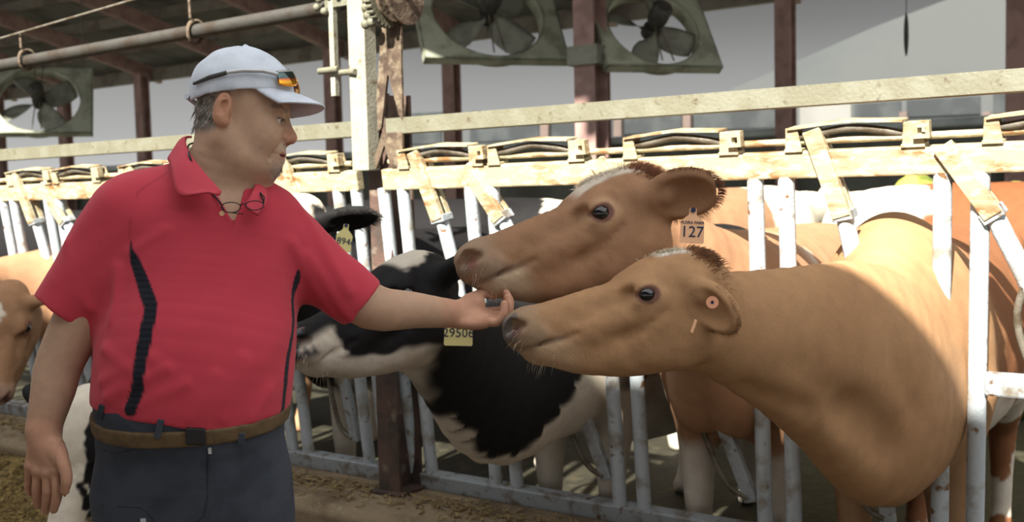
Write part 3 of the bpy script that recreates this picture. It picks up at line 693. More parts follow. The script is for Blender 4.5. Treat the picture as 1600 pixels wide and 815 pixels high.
def cow(name, label, E, fwd, up, sc, ears, neck, shoulder, face, colour, hh=.0052, hb=.013, group='cows at the feed fence', belly=0.0, bsc=1.0, eyes=True, mouth=True, thick=(.15, .21, .28), thin=(.10, .125, .17), dz=0.0, folds=()):
    """E: point midway between the eyes; fwd/up: head axes; neck: world points between skull and shoulder; shoulder: ground point; face: body's forward direction"""
    A = basis(fwd, up); E = np.asarray(E, float); Bx = basis(face, (0, 0, 1)); S_ = np.asarray(shoulder, float)+Z*dz
    hq = lambda p: (((p-E.astype(f32))@A.T.astype(f32))/sc).astype(f32)
    bq = lambda p: (((p-S_.astype(f32))@Bx.T.astype(f32))/bsc).astype(f32)
    n0 = E+(np.array([-.04, 0, -.045])*sc)@A; n1 = S_+(np.array([.10, 0, 1.02])*bsc)@Bx
    npts = [n0]+[np.asarray(v, float) for v in neck]+[n1]
    k = len(npts); hs = [.085*sc]+list(np.interp(np.linspace(0, 1, k-1), [0, .5, 1], thick)*bsc); ws = [.08*sc]+list(np.interp(np.linspace(0, 1, k-1), [0, .5, 1], thin)*bsc)
    sides = [A[1]*(1-t)+Bx[1]*t for t in np.linspace(0, 1, k)]
    def neckf(p): return d_tube(p, npts, hs, ws, sides, 5, 2.0)
    lo_h, hi_h = np.array([-.33, -.30, -.38])*sc, np.array([.40, .30, .24])*sc
    def fh(l): w_ = l@A.astype(f32)+E.astype(f32); return fold(smin(head_sdf(l/sc, ears, mouth)*sc, smin(body_sdf(bq(w_), belly)*bsc, neckf(w_), .10), .06), w_)
    def fb(l):
        w_ = (l@Bx.astype(f32)+S_.astype(f32)).astype(f32); b = body_sdf(l/bsc, belly)*bsc
        d = smin(b, neckf(w_), .10)
        h_ = hq(w_); d2 = d_tube(h_*f32(sc), [(-.165*sc, 0, -.015*sc), (-.03*sc, 0, -.035*sc)], [.07*sc, .098*sc], [.075*sc, .1*sc], (0, 1, 0), 2, 2.5)
        d = smin(d, d2, .06)
        return fold(d, w_)
    def fold(d, w_):
        for a_, b_, dep_, wid_ in folds: d = d+f32(dep_)*np.exp(-(d_cone(w_, a_, b_, 0, 0)/f32(wid_))**2)
        return d
    Vh, Qh = blob(fh, lo_h, hi_h, hh*sc)
    c = Vh[Qh].mean(1); Qh = Qh[c[:, 0] > -.27*sc]
    us, inv = np.unique(Qh.ravel(), return_inverse=True); Vh = Vh[us]; Qh = inv.reshape(-1, 4)
    Vh = relax(Vh, Qh, 1); Vh = Vh@A+E
    nl = (np.array(npts)-S_)@Bx.T
    lo_b = np.minimum(nl.min(0)-.3, [-1.62*bsc, -.42*bsc, -.02]); hi_b = np.maximum(nl.max(0)+.3, [.48*bsc, .42*bsc, 1.45*bsc])
    Vb, Qb = blob(fb, lo_b, hi_b, hb)
    Vb = relax(Vb, Qb, 1); Vb = Vb@Bx+S_
    c = hq(Vb[Qb].mean(1)); keep = ~((c[:, 0] > -.245) & np.all((c > lo_h/sc+.03) & (c < hi_h/sc-.03), axis=1))
    Qb = Qb[keep]; us, inv = np.unique(Qb.ravel(), return_inverse=True); Vb = Vb[us]; Qb = inv.reshape(-1, 4)
    V, Q = join([(Vh, Qh), (Vb, Qb)])
    cl_ = crom([list(a)+[b_] for a, b_ in zip(npts, hs)], 6); ups = np.gradient(cl_[:, :3], axis=0); upn = np.cross(ups, crom(sides, 6)); upn /= np.linalg.norm(upn, axis=1, keepdims=True); upn *= np.sign(upn[:, 2:3])
    ni = np.argmin(((V[:, None, :].astype(f32)-cl_[None, :, :3].astype(f32))**2).sum(-1), axis=1)
    global NV, NT
    NV = np.einsum('ij,ij->i', V-cl_[ni, :3], upn[ni])/cl_[ni, 3]; NT = ni/(len(cl_)-1)
    colr = colour(hq(V).astype(float), bq(V).astype(float), V)
    root = thing(name, label, 'cow', S_, group)
    o = qmesh('body', V, Q, M['coat'], root, colr)
    if eyes:
        for sd in (1, -1):
            mb = MB(); mb.sphere(E+(np.array([.002, .0965*sd, -.001])*sc)@A, .0215*sc, nu=24, nv=16); mb.build('eye', M['eye'], root)
    root['_'] = 0; del root['_']
    H = lambda x, y, z: E+(np.array([x, y, z])*sc)@A
    return root, H, A
def hair(name, m, parent, roots, dirs, L_, r, droop=(0, 0, -.3), jit=.35, seed=1):
    rnd = random.Random(seed); mb = MB()
    for q, d in zip(roots, dirs):
        d = unit(np.asarray(d)+np.array([rnd.uniform(-jit, jit) for _ in range(3)])); l = L_*rnd.uniform(.6, 1.2)
        b = np.asarray(q); m1 = b+d*l*.5+np.array(droop)*l*.1; e = b+d*l*.85+np.array(droop)*l*.55
        mb.tube([b-d*.006, m1, e], [r, r*.75, r*.15], 4, False)
    return mb.build(name, m, parent)
def text_mesh(name, s, size, pos, ax, ay, m, parent, depth=.0006):
    cu = bpy.data.curves.new(name, 'FONT'); cu.body = s; cu.size = size; cu.align_x = 'CENTER'; cu.align_y = 'CENTER'; cu.extrude = depth; cu.resolution_u = 3
    o = bpy.data.objects.new('tmp', cu); COL.objects.link(o)
    dg = bpy.context.evaluated_depsgraph_get(); me = bpy.data.meshes.new_from_object(o.evaluated_get(dg)); bpy.data.objects.remove(o)
    az_ = np.cross(ax, ay); T = Matrix(((ax[0], ay[0], az_[0], pos[0]), (ax[1], ay[1], az_[1], pos[1]), (ax[2], ay[2], az_[2], pos[2]), (0, 0, 0, 1)))
    me.transform(T); me.name = name
    return link(name, me, m, parent)
def ear_tag(root, top, down, right, w_, h_, m, lines, neckw=.016, neckh=.018):
    """flat tag hanging from 'top'; down/right unit vectors; lines = (text, size, offset down)"""
    down, right = unit(down), unit(right); right = unit(right-down*np.dot(right, down)); nv = np.cross(right, -down)
    R_ = lambda x, y: top+right*x+down*y
    mb = MB(); poly = [R_(-neckw*.5, -.004), R_(neckw*.5, -.004), R_(neckw*.55, neckh*.5), R_(w_*.42, neckh), R_(w_*.5, neckh+.006), R_(w_*.52, neckh+h_-.004), R_(w_*.48, neckh+h_), R_(-w_*.48, neckh+h_), R_(-w_*.52, neckh+h_-.004), R_(-w_*.5, neckh+.006), R_(-w_*.42, neckh), R_(-neckw*.55, neckh*.5)]
    # fan-safe: split into neck and plate, both convex, one mesh
    mb.prism(poly[3:11]+[poly[10]][:0], nv*.0022); mb.prism([poly[0], poly[1], poly[2], poly[3], poly[10], poly[11]], nv*.0020)
    tg = mb.build('ear_tag', m, root)
    for s, size, off in lines: text_mesh('tag_number', s, size, R_(0, off)+nv*.0016, right, -down, M['ink'], tg)
    mb = MB(); mb.tube([top+nv*.004, top-nv*.012], .006, 10); mb.build('tag_pin', M['ink'], tg)
    return tg
def img(dx, dy, psi):                  # direction with image slope (dx right, dy down), turned psi degrees towards the viewer
    l = math.hypot(dx, dy); c, s_ = math.cos(math.radians(psi)), math.sin(math.radians(psi))
    return c*(dx/l*cR-dy/l*cU)-s_*cF
def edge(x, a, w_, p, s=18, amp=.02, seed=0): return sstep(a-w_, a+w_, x+vnoise(p, s, seed)*amp+vnoise(p, s*3.1, seed+5)*amp*.5)
def mixc(c, k, t): return c*(1-t[:, None])+np.asarray(k)*t[:, None]

def face_common(c, h, muzzle, rim=None, ring=None, pale=None):
    t = edge(h[:, 0], .262, .03, h, 30, .02); t = t*sstep(.09, .06, h[:, 2])
    c = mixc(c, muzzle, t)
    if ring is not None:
        r = np.sqrt((h[:, 0]/1.25)**2+((h[:, 2]+.002)/1.0)**2)+np.where(np.abs(h[:, 1]) > .07, 0, 1)
        c = mixc(c, ring, sstep(.050, .022, r)*.8)
        c = mixc(c, [.17, .085, .065], sstep(.027, .020, r))
    q = np.stack([h[:, 0], np.abs(h[:, 1]), h[:, 2]], 1)
    c = mixc(c, rim if rim is not None else [.10, .05, .045], sstep(.028, .010, np.linalg.norm((q-[.338, .05, .006])/[1.1, 1, .8], axis=1)))
    if pale is not None: c = mixc(c, pale, sstep(-.030, -.055, h[:, 2]+.012*vnoise(h, 30))*sstep(.19, .25, h[:, 0])*.8)
    c = mixc(c, [.10, .06, .05], sstep(.010, .003, np.abs(h[:, 2]+.042))*sstep(.2, .23, h[:, 0])*.5)
    return c

# --- brown cow, tag 127
def col127(h, b, V):
    c = np.tile(BROWN, (len(V), 1))
    c = mixc(c, BROWN*1.25, sstep(-.02, -.12, h[:, 2])*.6)
    c = mixc(c, BROWN*.85, edge(h[:, 2], .045, .02, h, 10, .03)*sstep(.0, .1, h[:, 0])*.5)
    fr = sstep(.0, -.10, h[:, 0]); c = mixc(c, [.50, .44, .36], edge(h[:, 2]+.02*np.abs(h[:, 0]+.05), .052, .008, h, 25, .012, 3)*sstep(.045, .0, h[:, 0])*sstep(.05, .035, np.abs(h[:, 1]-.02)))
    c = mixc(c, [.27, .15, .085], sstep(.20, .30, h[:, 0])*.7)
    c = face_common(c, h, [.27, .185, .125], [.20, .09, .07], [.46, .29, .17], [.46, .35, .24])
    c = mixc(c, [.16, .13, .10], edge(vnoise(h, 40, 2), .35, .15, h)*sstep(.31, .335, h[:, 0])*.5)
    back = sstep(-.28, -.34, h[:, 0])
    w_ = edge(vnoise(b, 2.3, 11), .25, .02, b, 14, .10, 7)*sstep(-.15, -.3, b[:, 0])
    c = mixc(c, WHITE, w_*back)
    c = mixc(c, WHITE*.95, sstep(.62, .55, b[:, 2]+vnoise(b, 12, 4)*.06)*back)
    return c
e127 = P(941, 331, 2.40); fw = img(-.927, .375, 17); up = img(-.375, -.927, -2)
A_ = basis(fw, up); E127 = e127-A_[1]*.102
sh127 = FP(-.70, -.42, 0)
cow127, H127, A127 = cow('brown_cow', 'brown cow with white streak on its poll, salmon ear tag and chin on the hand', E127, fw, up, .975,
    [(1, (-.92, .42, -.28), (.25, .80, -.50), .185, .138), (-1, (-.5, -.85, .15), (.5, 0, -.6), .16, .10)],
    [FP(-.66, .30, 1.33), FP(-.70, .0, 1.20)], sh127, (-.50, -.86, 0), col127, belly=.06)

# --- tan cow in front
def coltan(h, b, V):
    c = np.tile(TAN, (len(V), 1))
    c = mixc(c, TAN*np.array([.86, .82, .8]), edge(vnoise(V, 5, 3), .1, .3, V)*.5)
    c = mixc(c, [.62, .58, .52], edge(h[:, 2], .056, .006, h, 30, .010, 2)*sstep(-.055, -.085, h[:, 0])*sstep(-.165, -.135, h[:, 0])*sstep(.05, .03, np.abs(h[:, 1]-.01)))
    c = mixc(c, [.33, .19, .10], sstep(.16, .28, h[:, 0])*.7)
    c = face_common(c, h, [.28, .19, .12], [.12, .06, .05], [.40, .24, .13], [.42, .30, .19])
    c = mixc(c, [.10, .10, .105], edge(h[:, 0], .334, .010, h, 40, .02)*sstep(-.03, -.005, h[:, 2])*.8)
    c = mixc(c, [.42, .27, .16], sstep(-.03, -.08, h[:, 2])*sstep(.16, .26, h[:, 0])*.8)
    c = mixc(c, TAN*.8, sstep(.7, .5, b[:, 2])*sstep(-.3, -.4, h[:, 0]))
    hind = sstep(.02, -.22, b[:, 0]+.10*vnoise(b, 5, 3)); c = mixc(c, np.array([.20, .085, .038]), hind)  # hind coat's own dark brown, with post and bar shade put into it
    c = mixc(c, WHITE*.9, edge(vnoise(b, 5.5, 21), .05, .04, b, 17, .3, 3)*sstep(.86, .72, b[:, 2]+.1*vnoise(b, 5, 1))*sstep(-.05, -.15, b[:, 0]))
    fe = np.minimum(d_cone(V.astype(f32), P(1101, 432, 2.10), P(1091, 478, 2.07), .010, .012), d_cone(V.astype(f32), P(1091, 478, 2.07), P(1078, 512, 2.06), .012, .008)); c = mixc(c, [.11, .045, .026], sstep(.012, .002, fe)*(h[:, 0] > -.4))
    return c
etan = P(1013, 459, 2.24); fw = img(-.962, .275, 8); up = img(-.275, -.962, -4)
A_ = basis(fw, up); Etan = etan-A_[1]*.094
shtan = FP(-1.27, -.37, 0)
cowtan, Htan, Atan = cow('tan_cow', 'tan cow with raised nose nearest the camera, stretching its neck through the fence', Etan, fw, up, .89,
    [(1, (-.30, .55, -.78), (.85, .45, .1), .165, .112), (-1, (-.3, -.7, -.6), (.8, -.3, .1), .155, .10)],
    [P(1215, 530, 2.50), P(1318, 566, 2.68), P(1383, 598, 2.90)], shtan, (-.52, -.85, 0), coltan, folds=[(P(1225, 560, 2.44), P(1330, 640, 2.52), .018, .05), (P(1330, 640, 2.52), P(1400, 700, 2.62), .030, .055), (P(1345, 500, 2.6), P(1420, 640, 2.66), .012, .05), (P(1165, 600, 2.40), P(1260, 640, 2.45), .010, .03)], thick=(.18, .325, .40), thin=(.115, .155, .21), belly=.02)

# --- black and white cow, tag 29506
def col506(h, b, V):
    c = np.tile(BLACK, (len(V), 1)); c = np.where((h[:, 0] > -.3)[:, None] & (np.abs(h[:, 2]) < .4)[:, None], c, c)
    front = sstep(-.30, -.25, h[:, 0])*sstep(.45, .4, np.linalg.norm(h, axis=1))
    w_ = edge(h[:, 2], .058, .006, h, 20, .012, 9)*sstep(-.02, -.05, h[:, 0])            # white poll
    w_ = np.maximum(w_, edge(h[:, 0], .235, .012, h, 25, .02, 4)*sstep(.06, .03, np.abs(h[:, 2]+.03)))   # white muzzle band
    w_ = np.maximum(w_, sstep(.008, -.008, h[:, 2]+.150-.33*h[:, 0]+vnoise(h, 18, 1)*.02)*sstep(-.06, .02, h[:, 0]+.02*vnoise(h, 25, 3)))   # white underside of the jaw
    c = mixc(c, WHITE*.8, w_*front)
    k = edge(h[:, 0], .318, .012, h, 35, .03, 8)*sstep(-.04, -.015, h[:, 2])
    c = mixc(c, [.07, .075, .085], k*front); c = mixc(c, PINK, edge(vnoise(h, 30, 6), .3, .2, h)*k*.8*front)
    body = 1-front
    nz = vnoise(b, 9, 2)*.5+vnoise(b, 26, 5)*.3
    u1 = sstep(.05, -.05, NV+.95-.80*sstep(.50, .95, NT)+nz*.20)
    u2 = sstep(.03, -.03, b[:, 2]-.80+nz*.10)
    k = sstep(.10, .24, b[:, 0]); under = u1*k+u2*(1-k)
    c = mixc(c, WHITE*.9, under*body)
    return c
E506 = P(604, 466, 2.84); fw = img(-.84, .50, 42); up = img(-.45, -.885, 12)
sh506 = FP(-.08, -.40, 0)
cow506, H506, A506 = cow('black_and_white_cow', 'black cow with white jaw and brisket, yellow ear tag 29506, reaching below the arm', E506, fw, up, 1.0,
    [(1, (-.80, .60, .02), (.2, .5, -.8), .17, .105), (-1, (-.4, -.9, .1), (.5, 0, -.6), .16, .10)],
    [P(712, 556, 3.08), P(785, 600, 3.42)], sh506, (-.58, -.81, 0), col506, belly=.12, thick=(.185, .27, .37), thin=(.10, .13, .19))

# --- black and white cow behind the man, tag 28946
def col946(h, b, V):
    c = np.tile(BLACK, (len(V), 1)); front = sstep(-.30, -.25, h[:, 0])*sstep(.45, .4, np.linalg.norm(h, axis=1))
    w_ = edge(.075-np.abs(h[:, 1]), .0, .008, h, 20, .014, 9)
    return mixc(mixc(c, WHITE, w_*front), WHITE*.9, sstep(.72, .62, b[:, 2]+vnoise(b, 8, 2)*.1)*(1-front))
E946 = P(440, 384, 3.40); fw = img(-.35, .85, 40); up = img(-.25, -.75, 45)
sh946 = FP(1.06, -.45, 0)
cow946, H946, A946 = cow('black_and_white_cow', 'black cow with white forehead and yellow ear tag 28946, half hidden behind the man', E946, fw, up, 1.0,
    [(1, (-.25, .95, .05), (.75, .0, -.25), .20, .125), (-1, (-.2, -.95, .1), (.7, 0, -.4), .17, .105)],
    [FP(1.10, .12, 1.28)], sh946, (-.55, -.83, 0), col946, hh=.006)

# --- brown cow at the left edge
def colleft(h, b, V):
    c = np.tile(BROWN*1.15, (len(V), 1))
    c = mixc(c, WHITE, edge(.035-np.hypot((h[:, 0]+.05)*.7, h[:, 1]+.01), 0, .006, h, 25, .012)*sstep(.0, .03, h[:, 2]))
    return face_common(c, h, [.27, .17, .12], [.08, .04, .035], [.16, .07, .04])
Eleft = P(8, 512, 4.75)
cowleft, Hleft, Aleft = cow('brown_cow', 'brown cow with white star on its forehead looking over the curb at the left edge', Eleft, img(.03, .93, 18), img(.0, -.35, 70), 1.0,
    [(1, (-.3, .9, -.25), (.7, .1, -.5), .17, .10), (-1, (-.3, -.9, -.25), (.7, -.1, -.5), .17, .10)],
    [FP(3.06, .25, 1.06)], FP(2.98, -.45, 0), (-.60, -.80, 0), colleft, hh=.007, hb=.016)

# --- black and white cow eating, behind the hanging hand
def colblaze(h, b, V):
    c = np.tile(BLACK, (len(V), 1)); front = sstep(-.30, -.24, h[:, 0])*sstep(.48, .42, np.linalg.norm(h, axis=1))
    w_ = edge(.062-np.abs(h[:, 1]+.012)+.06*sstep(.15, .3, h[:, 0]), 0, .005, h, 16, .016, 9)*sstep(-.06, -.02, h[:, 2])
    c = mixc(c, WHITE*1.02, np.maximum(w_, sstep(.22, .26, h[:, 0]))*front)
    c = mixc(c, PINK, edge(h[:, 0], .315, .01, h, 30, .01)*front)
    return mixc(c, WHITE*.9, sstep(.7, .6, b[:, 2]+vnoise(b, 8, 2)*.1)*(1-front))
Ebl = P(124, 702, 3.62)
cowbl, Hbl, Abl = cow('black_and_white_cow', 'black cow with broad white blaze eating with lowered head behind the hanging hand', Ebl, img(-.10, .93, 14), img(.0, -.30, 72), 1.0,
    [(1, (-.45, .85, .0), (.7, .1, -.5), .17, .10), (-1, (-.45, -.85, .0), (.7, -.1, -.5), .17, .10)],
    [P(185, 600, 4.1), FP(2.05, .10, .92)], FP(1.98, -.45, 0), (-.55, -.83, 0), colblaze, hh=.006, hb=.016)
# --- tags and hair
def on_head(Q):                                    # nearest points of the head's surface and their normals, head axes
    q = np.asarray(Q, f32).copy(); e = f32(1e-3); I = np.eye(3, dtype=f32)*e
    for _ in range(5):
        d = head_sdf(q, ()); g = np.stack([(head_sdf(q+I[i], ())-d)/e for i in range(3)], 1); g /= np.maximum(np.linalg.norm(g, axis=1, keepdims=True), 1e-6); q = (q-g*d[:, None]*f32(.8)).astype(f32)
    return q.astype(float), g.astype(float)
def head_hair(name, m, root, H, A, spots, n, L_, r, comb, seed, droop=(0, 0, -.3), jit=.35):
    rnd = random.Random(seed); pts = []
    for i in range(n):
        (x, y, z), (sx_, sy_, sz_) = spots[i % len(spots)]; pts.append((x+rnd.gauss(0, sx_), y+rnd.gauss(0, sy_), z+rnd.gauss(0, sz_)))
    q, g = on_head(pts)
    return hair(name, m, root, [H(*v) for v in q], [(k*.5+np.array(comb))@A for k in g], L_, r, droop, jit, seed)
head_hair('poll_hair', M['hair_red'], cow127, H127, A127, [((-.165, .01, .06), (.018, .030, .01)), ((-.185, .02, .03), (.012, .035, .02))], 1100, .040, .0006, (-.6, .1, .1), 1, (0, 0, -.5), .4)
head_hair('white_forelock', M['hair_white'], cow127, H127, A127, [((-.10, .005, .08), (.030, .022, .01)), ((-.05, .0, .08), (.02, .014, .01))], 700, .020, .0006, (.5, .3, .0), 2, (0, 0, -.5), .35)
head_hair('poll_hair', M['hair_tan'], cowtan, Htan, Atan, [((-.175, .02, .06), (.014, .028, .012)), ((-.19, .02, .03), (.01, .03, .02))], 900, .026, .0006, (-.5, .1, .0), 3, (0, 0, -.4), .3)
head_hair('white_forelock', M['hair_white'], cowtan, Htan, Atan, [((-.11, .005, .08), (.022, .020, .01))], 420, .015, .0006, (.3, .3, .0), 4, (0, 0, -.4), .3)
for nm, rt_, H, A, sd_ in (('whisker_hair', cow127, H127, A127, 5), ('whisker_hair', cowtan, Htan, Atan, 6), ('whisker_hair', cow506, H506, A506, 7)):
    head_hair(nm, M['hair_white'], rt_, H, A, [((.29, .02, -.085), (.02, .02, .004)), ((.33, .04, -.02), (.008, .01, .012))], 34, .024, .00022, (.4, 0, -.4), sd_, (0, 0, -.6), .3)
def ear_fringe(name, m, root, H, A, ear, n, L_, r, seed, t0=-1.0, t1=4.2):
    sd, dr, fc, L0, W0 = ear; e1 = unit(dr); e3 = unit(np.asarray(fc)-e1*np.dot(fc, e1)); e2 = np.cross(e3, e1); b0 = np.array([-.115, .082*sd, -.004]); c = b0+e1*(L0*.56)
    rnd = random.Random(seed); rt, dd = [], []
    for i in range(n):
        a = rnd.uniform(t0, t1); v = e1*math.cos(a)*L0*.50+e2*math.sin(a)*W0*.47; rt.append(H(*(c+v+e3*rnd.uniform(-.004, .010)))); dd.append((unit(v)+e1*.4+e3*.3)@A)
    return hair(name, m, root, rt, dd, L_, r, (0, 0, -.3), .35, seed)
EAR127 = (1, (-.92, .42, -.28), (.25, .80, -.50), .185, .138)
ear_fringe('ear_hair', M['hair_red'], cow127, H127, A127, EAR127, 600, .018, .0004, 8, -1.9, 1.9)
EAR946 = (1, (-.25, .95, .05), (.75, .0, -.25), .20, .125)
ear_fringe('ear_hair', M['hair_black'], cow946, H946, A946, EAR946, 300, .030, .0006, 9, -1.8, 1.8)
ear_fringe('ear_hair', M['hair_tan'], cowtan, Htan, Atan, (1, (-.30, .55, -.78), (.85, .45, .1), .165, .112), 300, .010, .0004, 10, -1.8, 1.8)
def ear_pt(H, ear, t, w_=0.0, off=0.0):
    sd, dr, fc, L0, W0 = ear; e1 = unit(dr); e3 = unit(np.asarray(fc)-e1*np.dot(fc, e1)); e2 = np.cross(e3, e1); return H(*(np.array([-.115, .082*sd, -.004])+e1*L0*t+e2*W0*w_+e3*off))
ear_tag(cow127, P(1083, 328, 2.36), img(-.05, 1, 0), img(1, -.16, 0), .054, .055, M['tag_salmon'], [('FLORA FARM', .0092, .029), ('127', .036, .051)], neckh=.022)
ear_tag(cow946, P(541, 352, 3.30), img(-.16, 1, 0), img(1, -.03, 0), .052, .060, M['tag_yellow'], [('28946', .030, .052)], neckh=.026)
ear_tag(cow506, P(717, 485, 2.74), img(-.02, 1, 0), img(1, .03, 0), .074, .060, M['tag_yellow'], [('29506', .034, .060)], neckh=.034)
# tan cow: button on the back of the ear, tag seen edge-on below
bt = P(1113, 472, 2.085)
mb = MB(); nb_ = unit(CAM-bt); mb.tube([bt+nb_*.004, bt-nb_*.012], .0125, 24); o = mb.build('tag_button', M['button'], cowtan)
mb = MB(); mb.tube([bt+nb_*.0046, bt+nb_*.002], .0035, 12); mb.build('button_pin', M['ink'], o)
mb = MB(); mb.box(P(1084, 509, 2.085), img(-.35, 1, 0)*.013, unit(cF+cR*.12)*.018, img(1, .3, 0)*.0016); mb.build('ear_tag', M['tag_salmon'], cowtan)

# ------------------------------------------------------------------ cows standing beyond the fence
def bgcow(name, label, s, d, face, colour, bsc, headlow=.1):
    S_ = FP(s, d, 0); f_ = unit(face); E = S_+f_*.92*bsc+Z*(1.30-headlow)*bsc; fw = f_*.85-Z*.5
    return cow(name, label, E, fw, Z+f_*.5, bsc, [(1, (-.3, .9, -.1), (.7, .1, -.5), .17, .10), (-1, (-.3, -.9, -.1), (.7, -.1, -.5), .17, .10)], [S_+f_*.45*bsc+Z*1.16*bsc], S_, f_, colour, hh=.010, hb=.018, group='cows standing beyond the fence', bsc=bsc, eyes=True)
def patchy(base, seed, thr, low=None, sc=2.0):
    def f_(h, b, V):
        c = np.tile(base, (len(V), 1)); c = mixc(c, WHITE*.95, edge(vnoise(b, sc, seed), thr, .03, b, 12, .12, seed+2))
        if low is not None: c = mixc(c, WHITE*.9, sstep(.04, -.04, b[:, 2]-low+vnoise(b, 6, seed)*.14))
        return c
    return f_
def colb1(h, b, V):
    c = np.tile(DKBROWN*1.1, (len(V), 1)); c = mixc(c, WHITE, edge(-b[:, 0], 1.05, .02, b, 8, .12, 3)*sstep(.5, .6, b[:, 2]))
    return mixc(c, WHITE*.85, edge(vnoise(b, 6, 9), .1, .03, b, 16, .2, 2)*sstep(.85, .75, b[:, 2]+vnoise(b, 5, 1)*.15))
bgcow('brown_and_white_cow', 'brown and white cow standing broadside beyond the right end of the fence', -2.1, -2.55, -fu, colb1, 1.12)
bgcow('white_cow', 'mostly white cow standing in sunlight far behind the ear of the brown cow', .35, -3.6, -fn-fu*.2, patchy(BROWN, 31, -.25, None, 1.6), 1.12)
bgcow('black_cow', 'black cow standing broadside beyond the fence, left of the brown cow nose', 2.75, -2.45, fu, patchy(BLACK, 5, .52, .62), 1.10)
bgcow('black_cow', 'black cow standing beyond the fence at the far left', 6.9, -2.3, fu, patchy(BLACK, 12, .60, .62), 1.08)

# ------------------------------------------------------------------ feed and heaps
M['feed'] = mat('silage_feed', lin((116, 96, 52)), .95, 0, lin((74, 60, 32)), 45, .8, 70, lin((150, 130, 80)), 60, thr2=(.55, .65))
M['straw'] = mat('straw_bits', lin((150, 130, 92)), .9, 0, lin((110, 92, 60)), 30)
M['moss'] = mat('yellow_green_heap', lin((120, 116, 40)), .95, 0, lin((80, 90, 30)), 4, .6, 12, lin((150, 144, 70)), 9)
def heap(name, label, cat, s0, s1, prof, m, amp, seed, n=90, k=14, stuff=True):
    g = []; rnd = random.Random(seed)
    for i in range(n):
        s = s0+(s1-s0)*i/(n-1)
        for j in range(k):
            t = j/(k-1); d, z = prof(t, (i/(n-1))); q = np.array([[s, d, z]]); w_ = float(vnoise(q, 6.0, seed)[0]+.6*vnoise(q, 19.0, seed)[0]); g.append(FP(s, d+.02*w_, max(-.02, z+amp*w_*min(1, z*12))))
    base = [q*np.array([1, 1, 0])-Z*.03 for q in g]; n0 = len(g); fs = []
    for i in range(n-1):
        for j in range(k-1):
            a = i*k+j; fs += [(a, a+k, a+k+1, a+1), (n0+a, n0+a+1, n0+a+k+1, n0+a+k)]
    rim = list(range(k))+[i*k+k-1 for i in range(1, n)]+[(n-1)*k+j for j in range(k-2, -1, -1)]+[i*k for i in range(n-2, 0, -1)]
    for i in range(len(rim)): a, b = rim[i], rim[(i+1) % len(rim)]; fs.append((a, b, n0+b, n0+a))
    mb = MB(); mb.add(g+base, fs, True); o = mb.build(name, m); tag(o, label, cat)
    if stuff: o['kind'] = 'stuff'
    return o
heap('silage_feed', 'brown yellow silage heaped against the concrete curb at the lower left', 'feed', 1.1, 5.5, lambda t, u_: (.222+.75*t, (.235*(1-t)**1.1+.02*math.sin(9*t))*(1 if u_ > .12 else u_/.12) if t < 1 else 0), M['feed'], .020, 3, 170, 30)
mb = MB(); rnd = random.Random(8)
for i in range(2600):                              # chopped feed strewn along the ledge of the curb
    s, d = rnd.uniform(-2.2, 4.2), min(.20, abs(rnd.gauss(0, .085))-.12+rnd.random()*.1); z = .303+rnd.random()*.012
    a = rnd.uniform(0, 6.28); l = rnd.uniform(.006, .022); v = fu*math.cos(a)*l+fn*math.sin(a)*l+Z*rnd.uniform(-.003, .006); mb.bar(FP(s, d, z)-v, FP(s, d, z)+v, rnd.uniform(.003, .007), .003)
o = mb.build('chopped_feed', M['straw']); tag(o, 'chopped straw and feed strewn on the curb ledge under the fence', 'feed'); o['kind'] = 'stuff'
mb = MB()
for i in range(5000):
    t = rnd.random()**1.2; s = rnd.uniform(1.4, 5.2); d = .23+.75*t; z = .235*(1-t)**1.1+.012
    a = rnd.uniform(0, 6.28); l = rnd.uniform(.006, .020); v = fu*math.cos(a)*l+fn*math.sin(a)*l+Z*rnd.uniform(-.006, .008); mb.bar(FP(s, d, z)-v, FP(s, d, z)+v, rnd.uniform(.003, .008), .003)
o = mb.build('loose_silage', M['feed']); tag(o, 'loose silage strands lying on the feed heap at the lower left', 'feed'); o['kind'] = 'stuff'
def mound(label, x, y, d, rx, h_):
    dv = P(x, y, 1)-CAM; t = (d-np.dot(CAM-F0, fn))/np.dot(dv, fn); c = CAM+t*dv; top = c[2]
    f_ = lambda p: d_ell(p, (c[0], c[1], 0), (rx, rx*.7, top))+.05*vnoise(p, 5.0, x).astype(f32)+.02*vnoise(p, 16.0, x).astype(f32)
    V, Q = blob(lambda p: smax(f_(p), -(p[:, 2]+.0), 0), (c[0]-rx-.15, c[1]-rx*.7-.15, -.04), (c[0]+rx+.15, c[1]+rx*.7+.15, top+.15), .04)
    tag(qmesh('fodder_heap', V, Q, M['moss']), label, 'heap', 'fodder heaps behind the cows')
mound('yellow green fodder heap behind the cows, under the last latch but one', 1425, 272, -4.2, .42, 1)
mound('yellow green fodder heap behind the cows at the right edge', 1585, 276, -4.2, .40, 1)
mb = MB(); c = P(1416, 54, 9.5); mb.sphere(c, (.022, .022, .20)); 
zt = rz(np.dot(c-F0, fn)); mb.tube([c+Z*.18, np.array([c[0], c[1], zt+.12])], .004, 6)  # dark streak of unclear nature, built as a spindle; wire added to hold it
tag(mb.build('dark_spindle', M['motor']), 'slender dark spindle of unknown kind on an added wire against the sky at the upper right', 'unknown_shape')
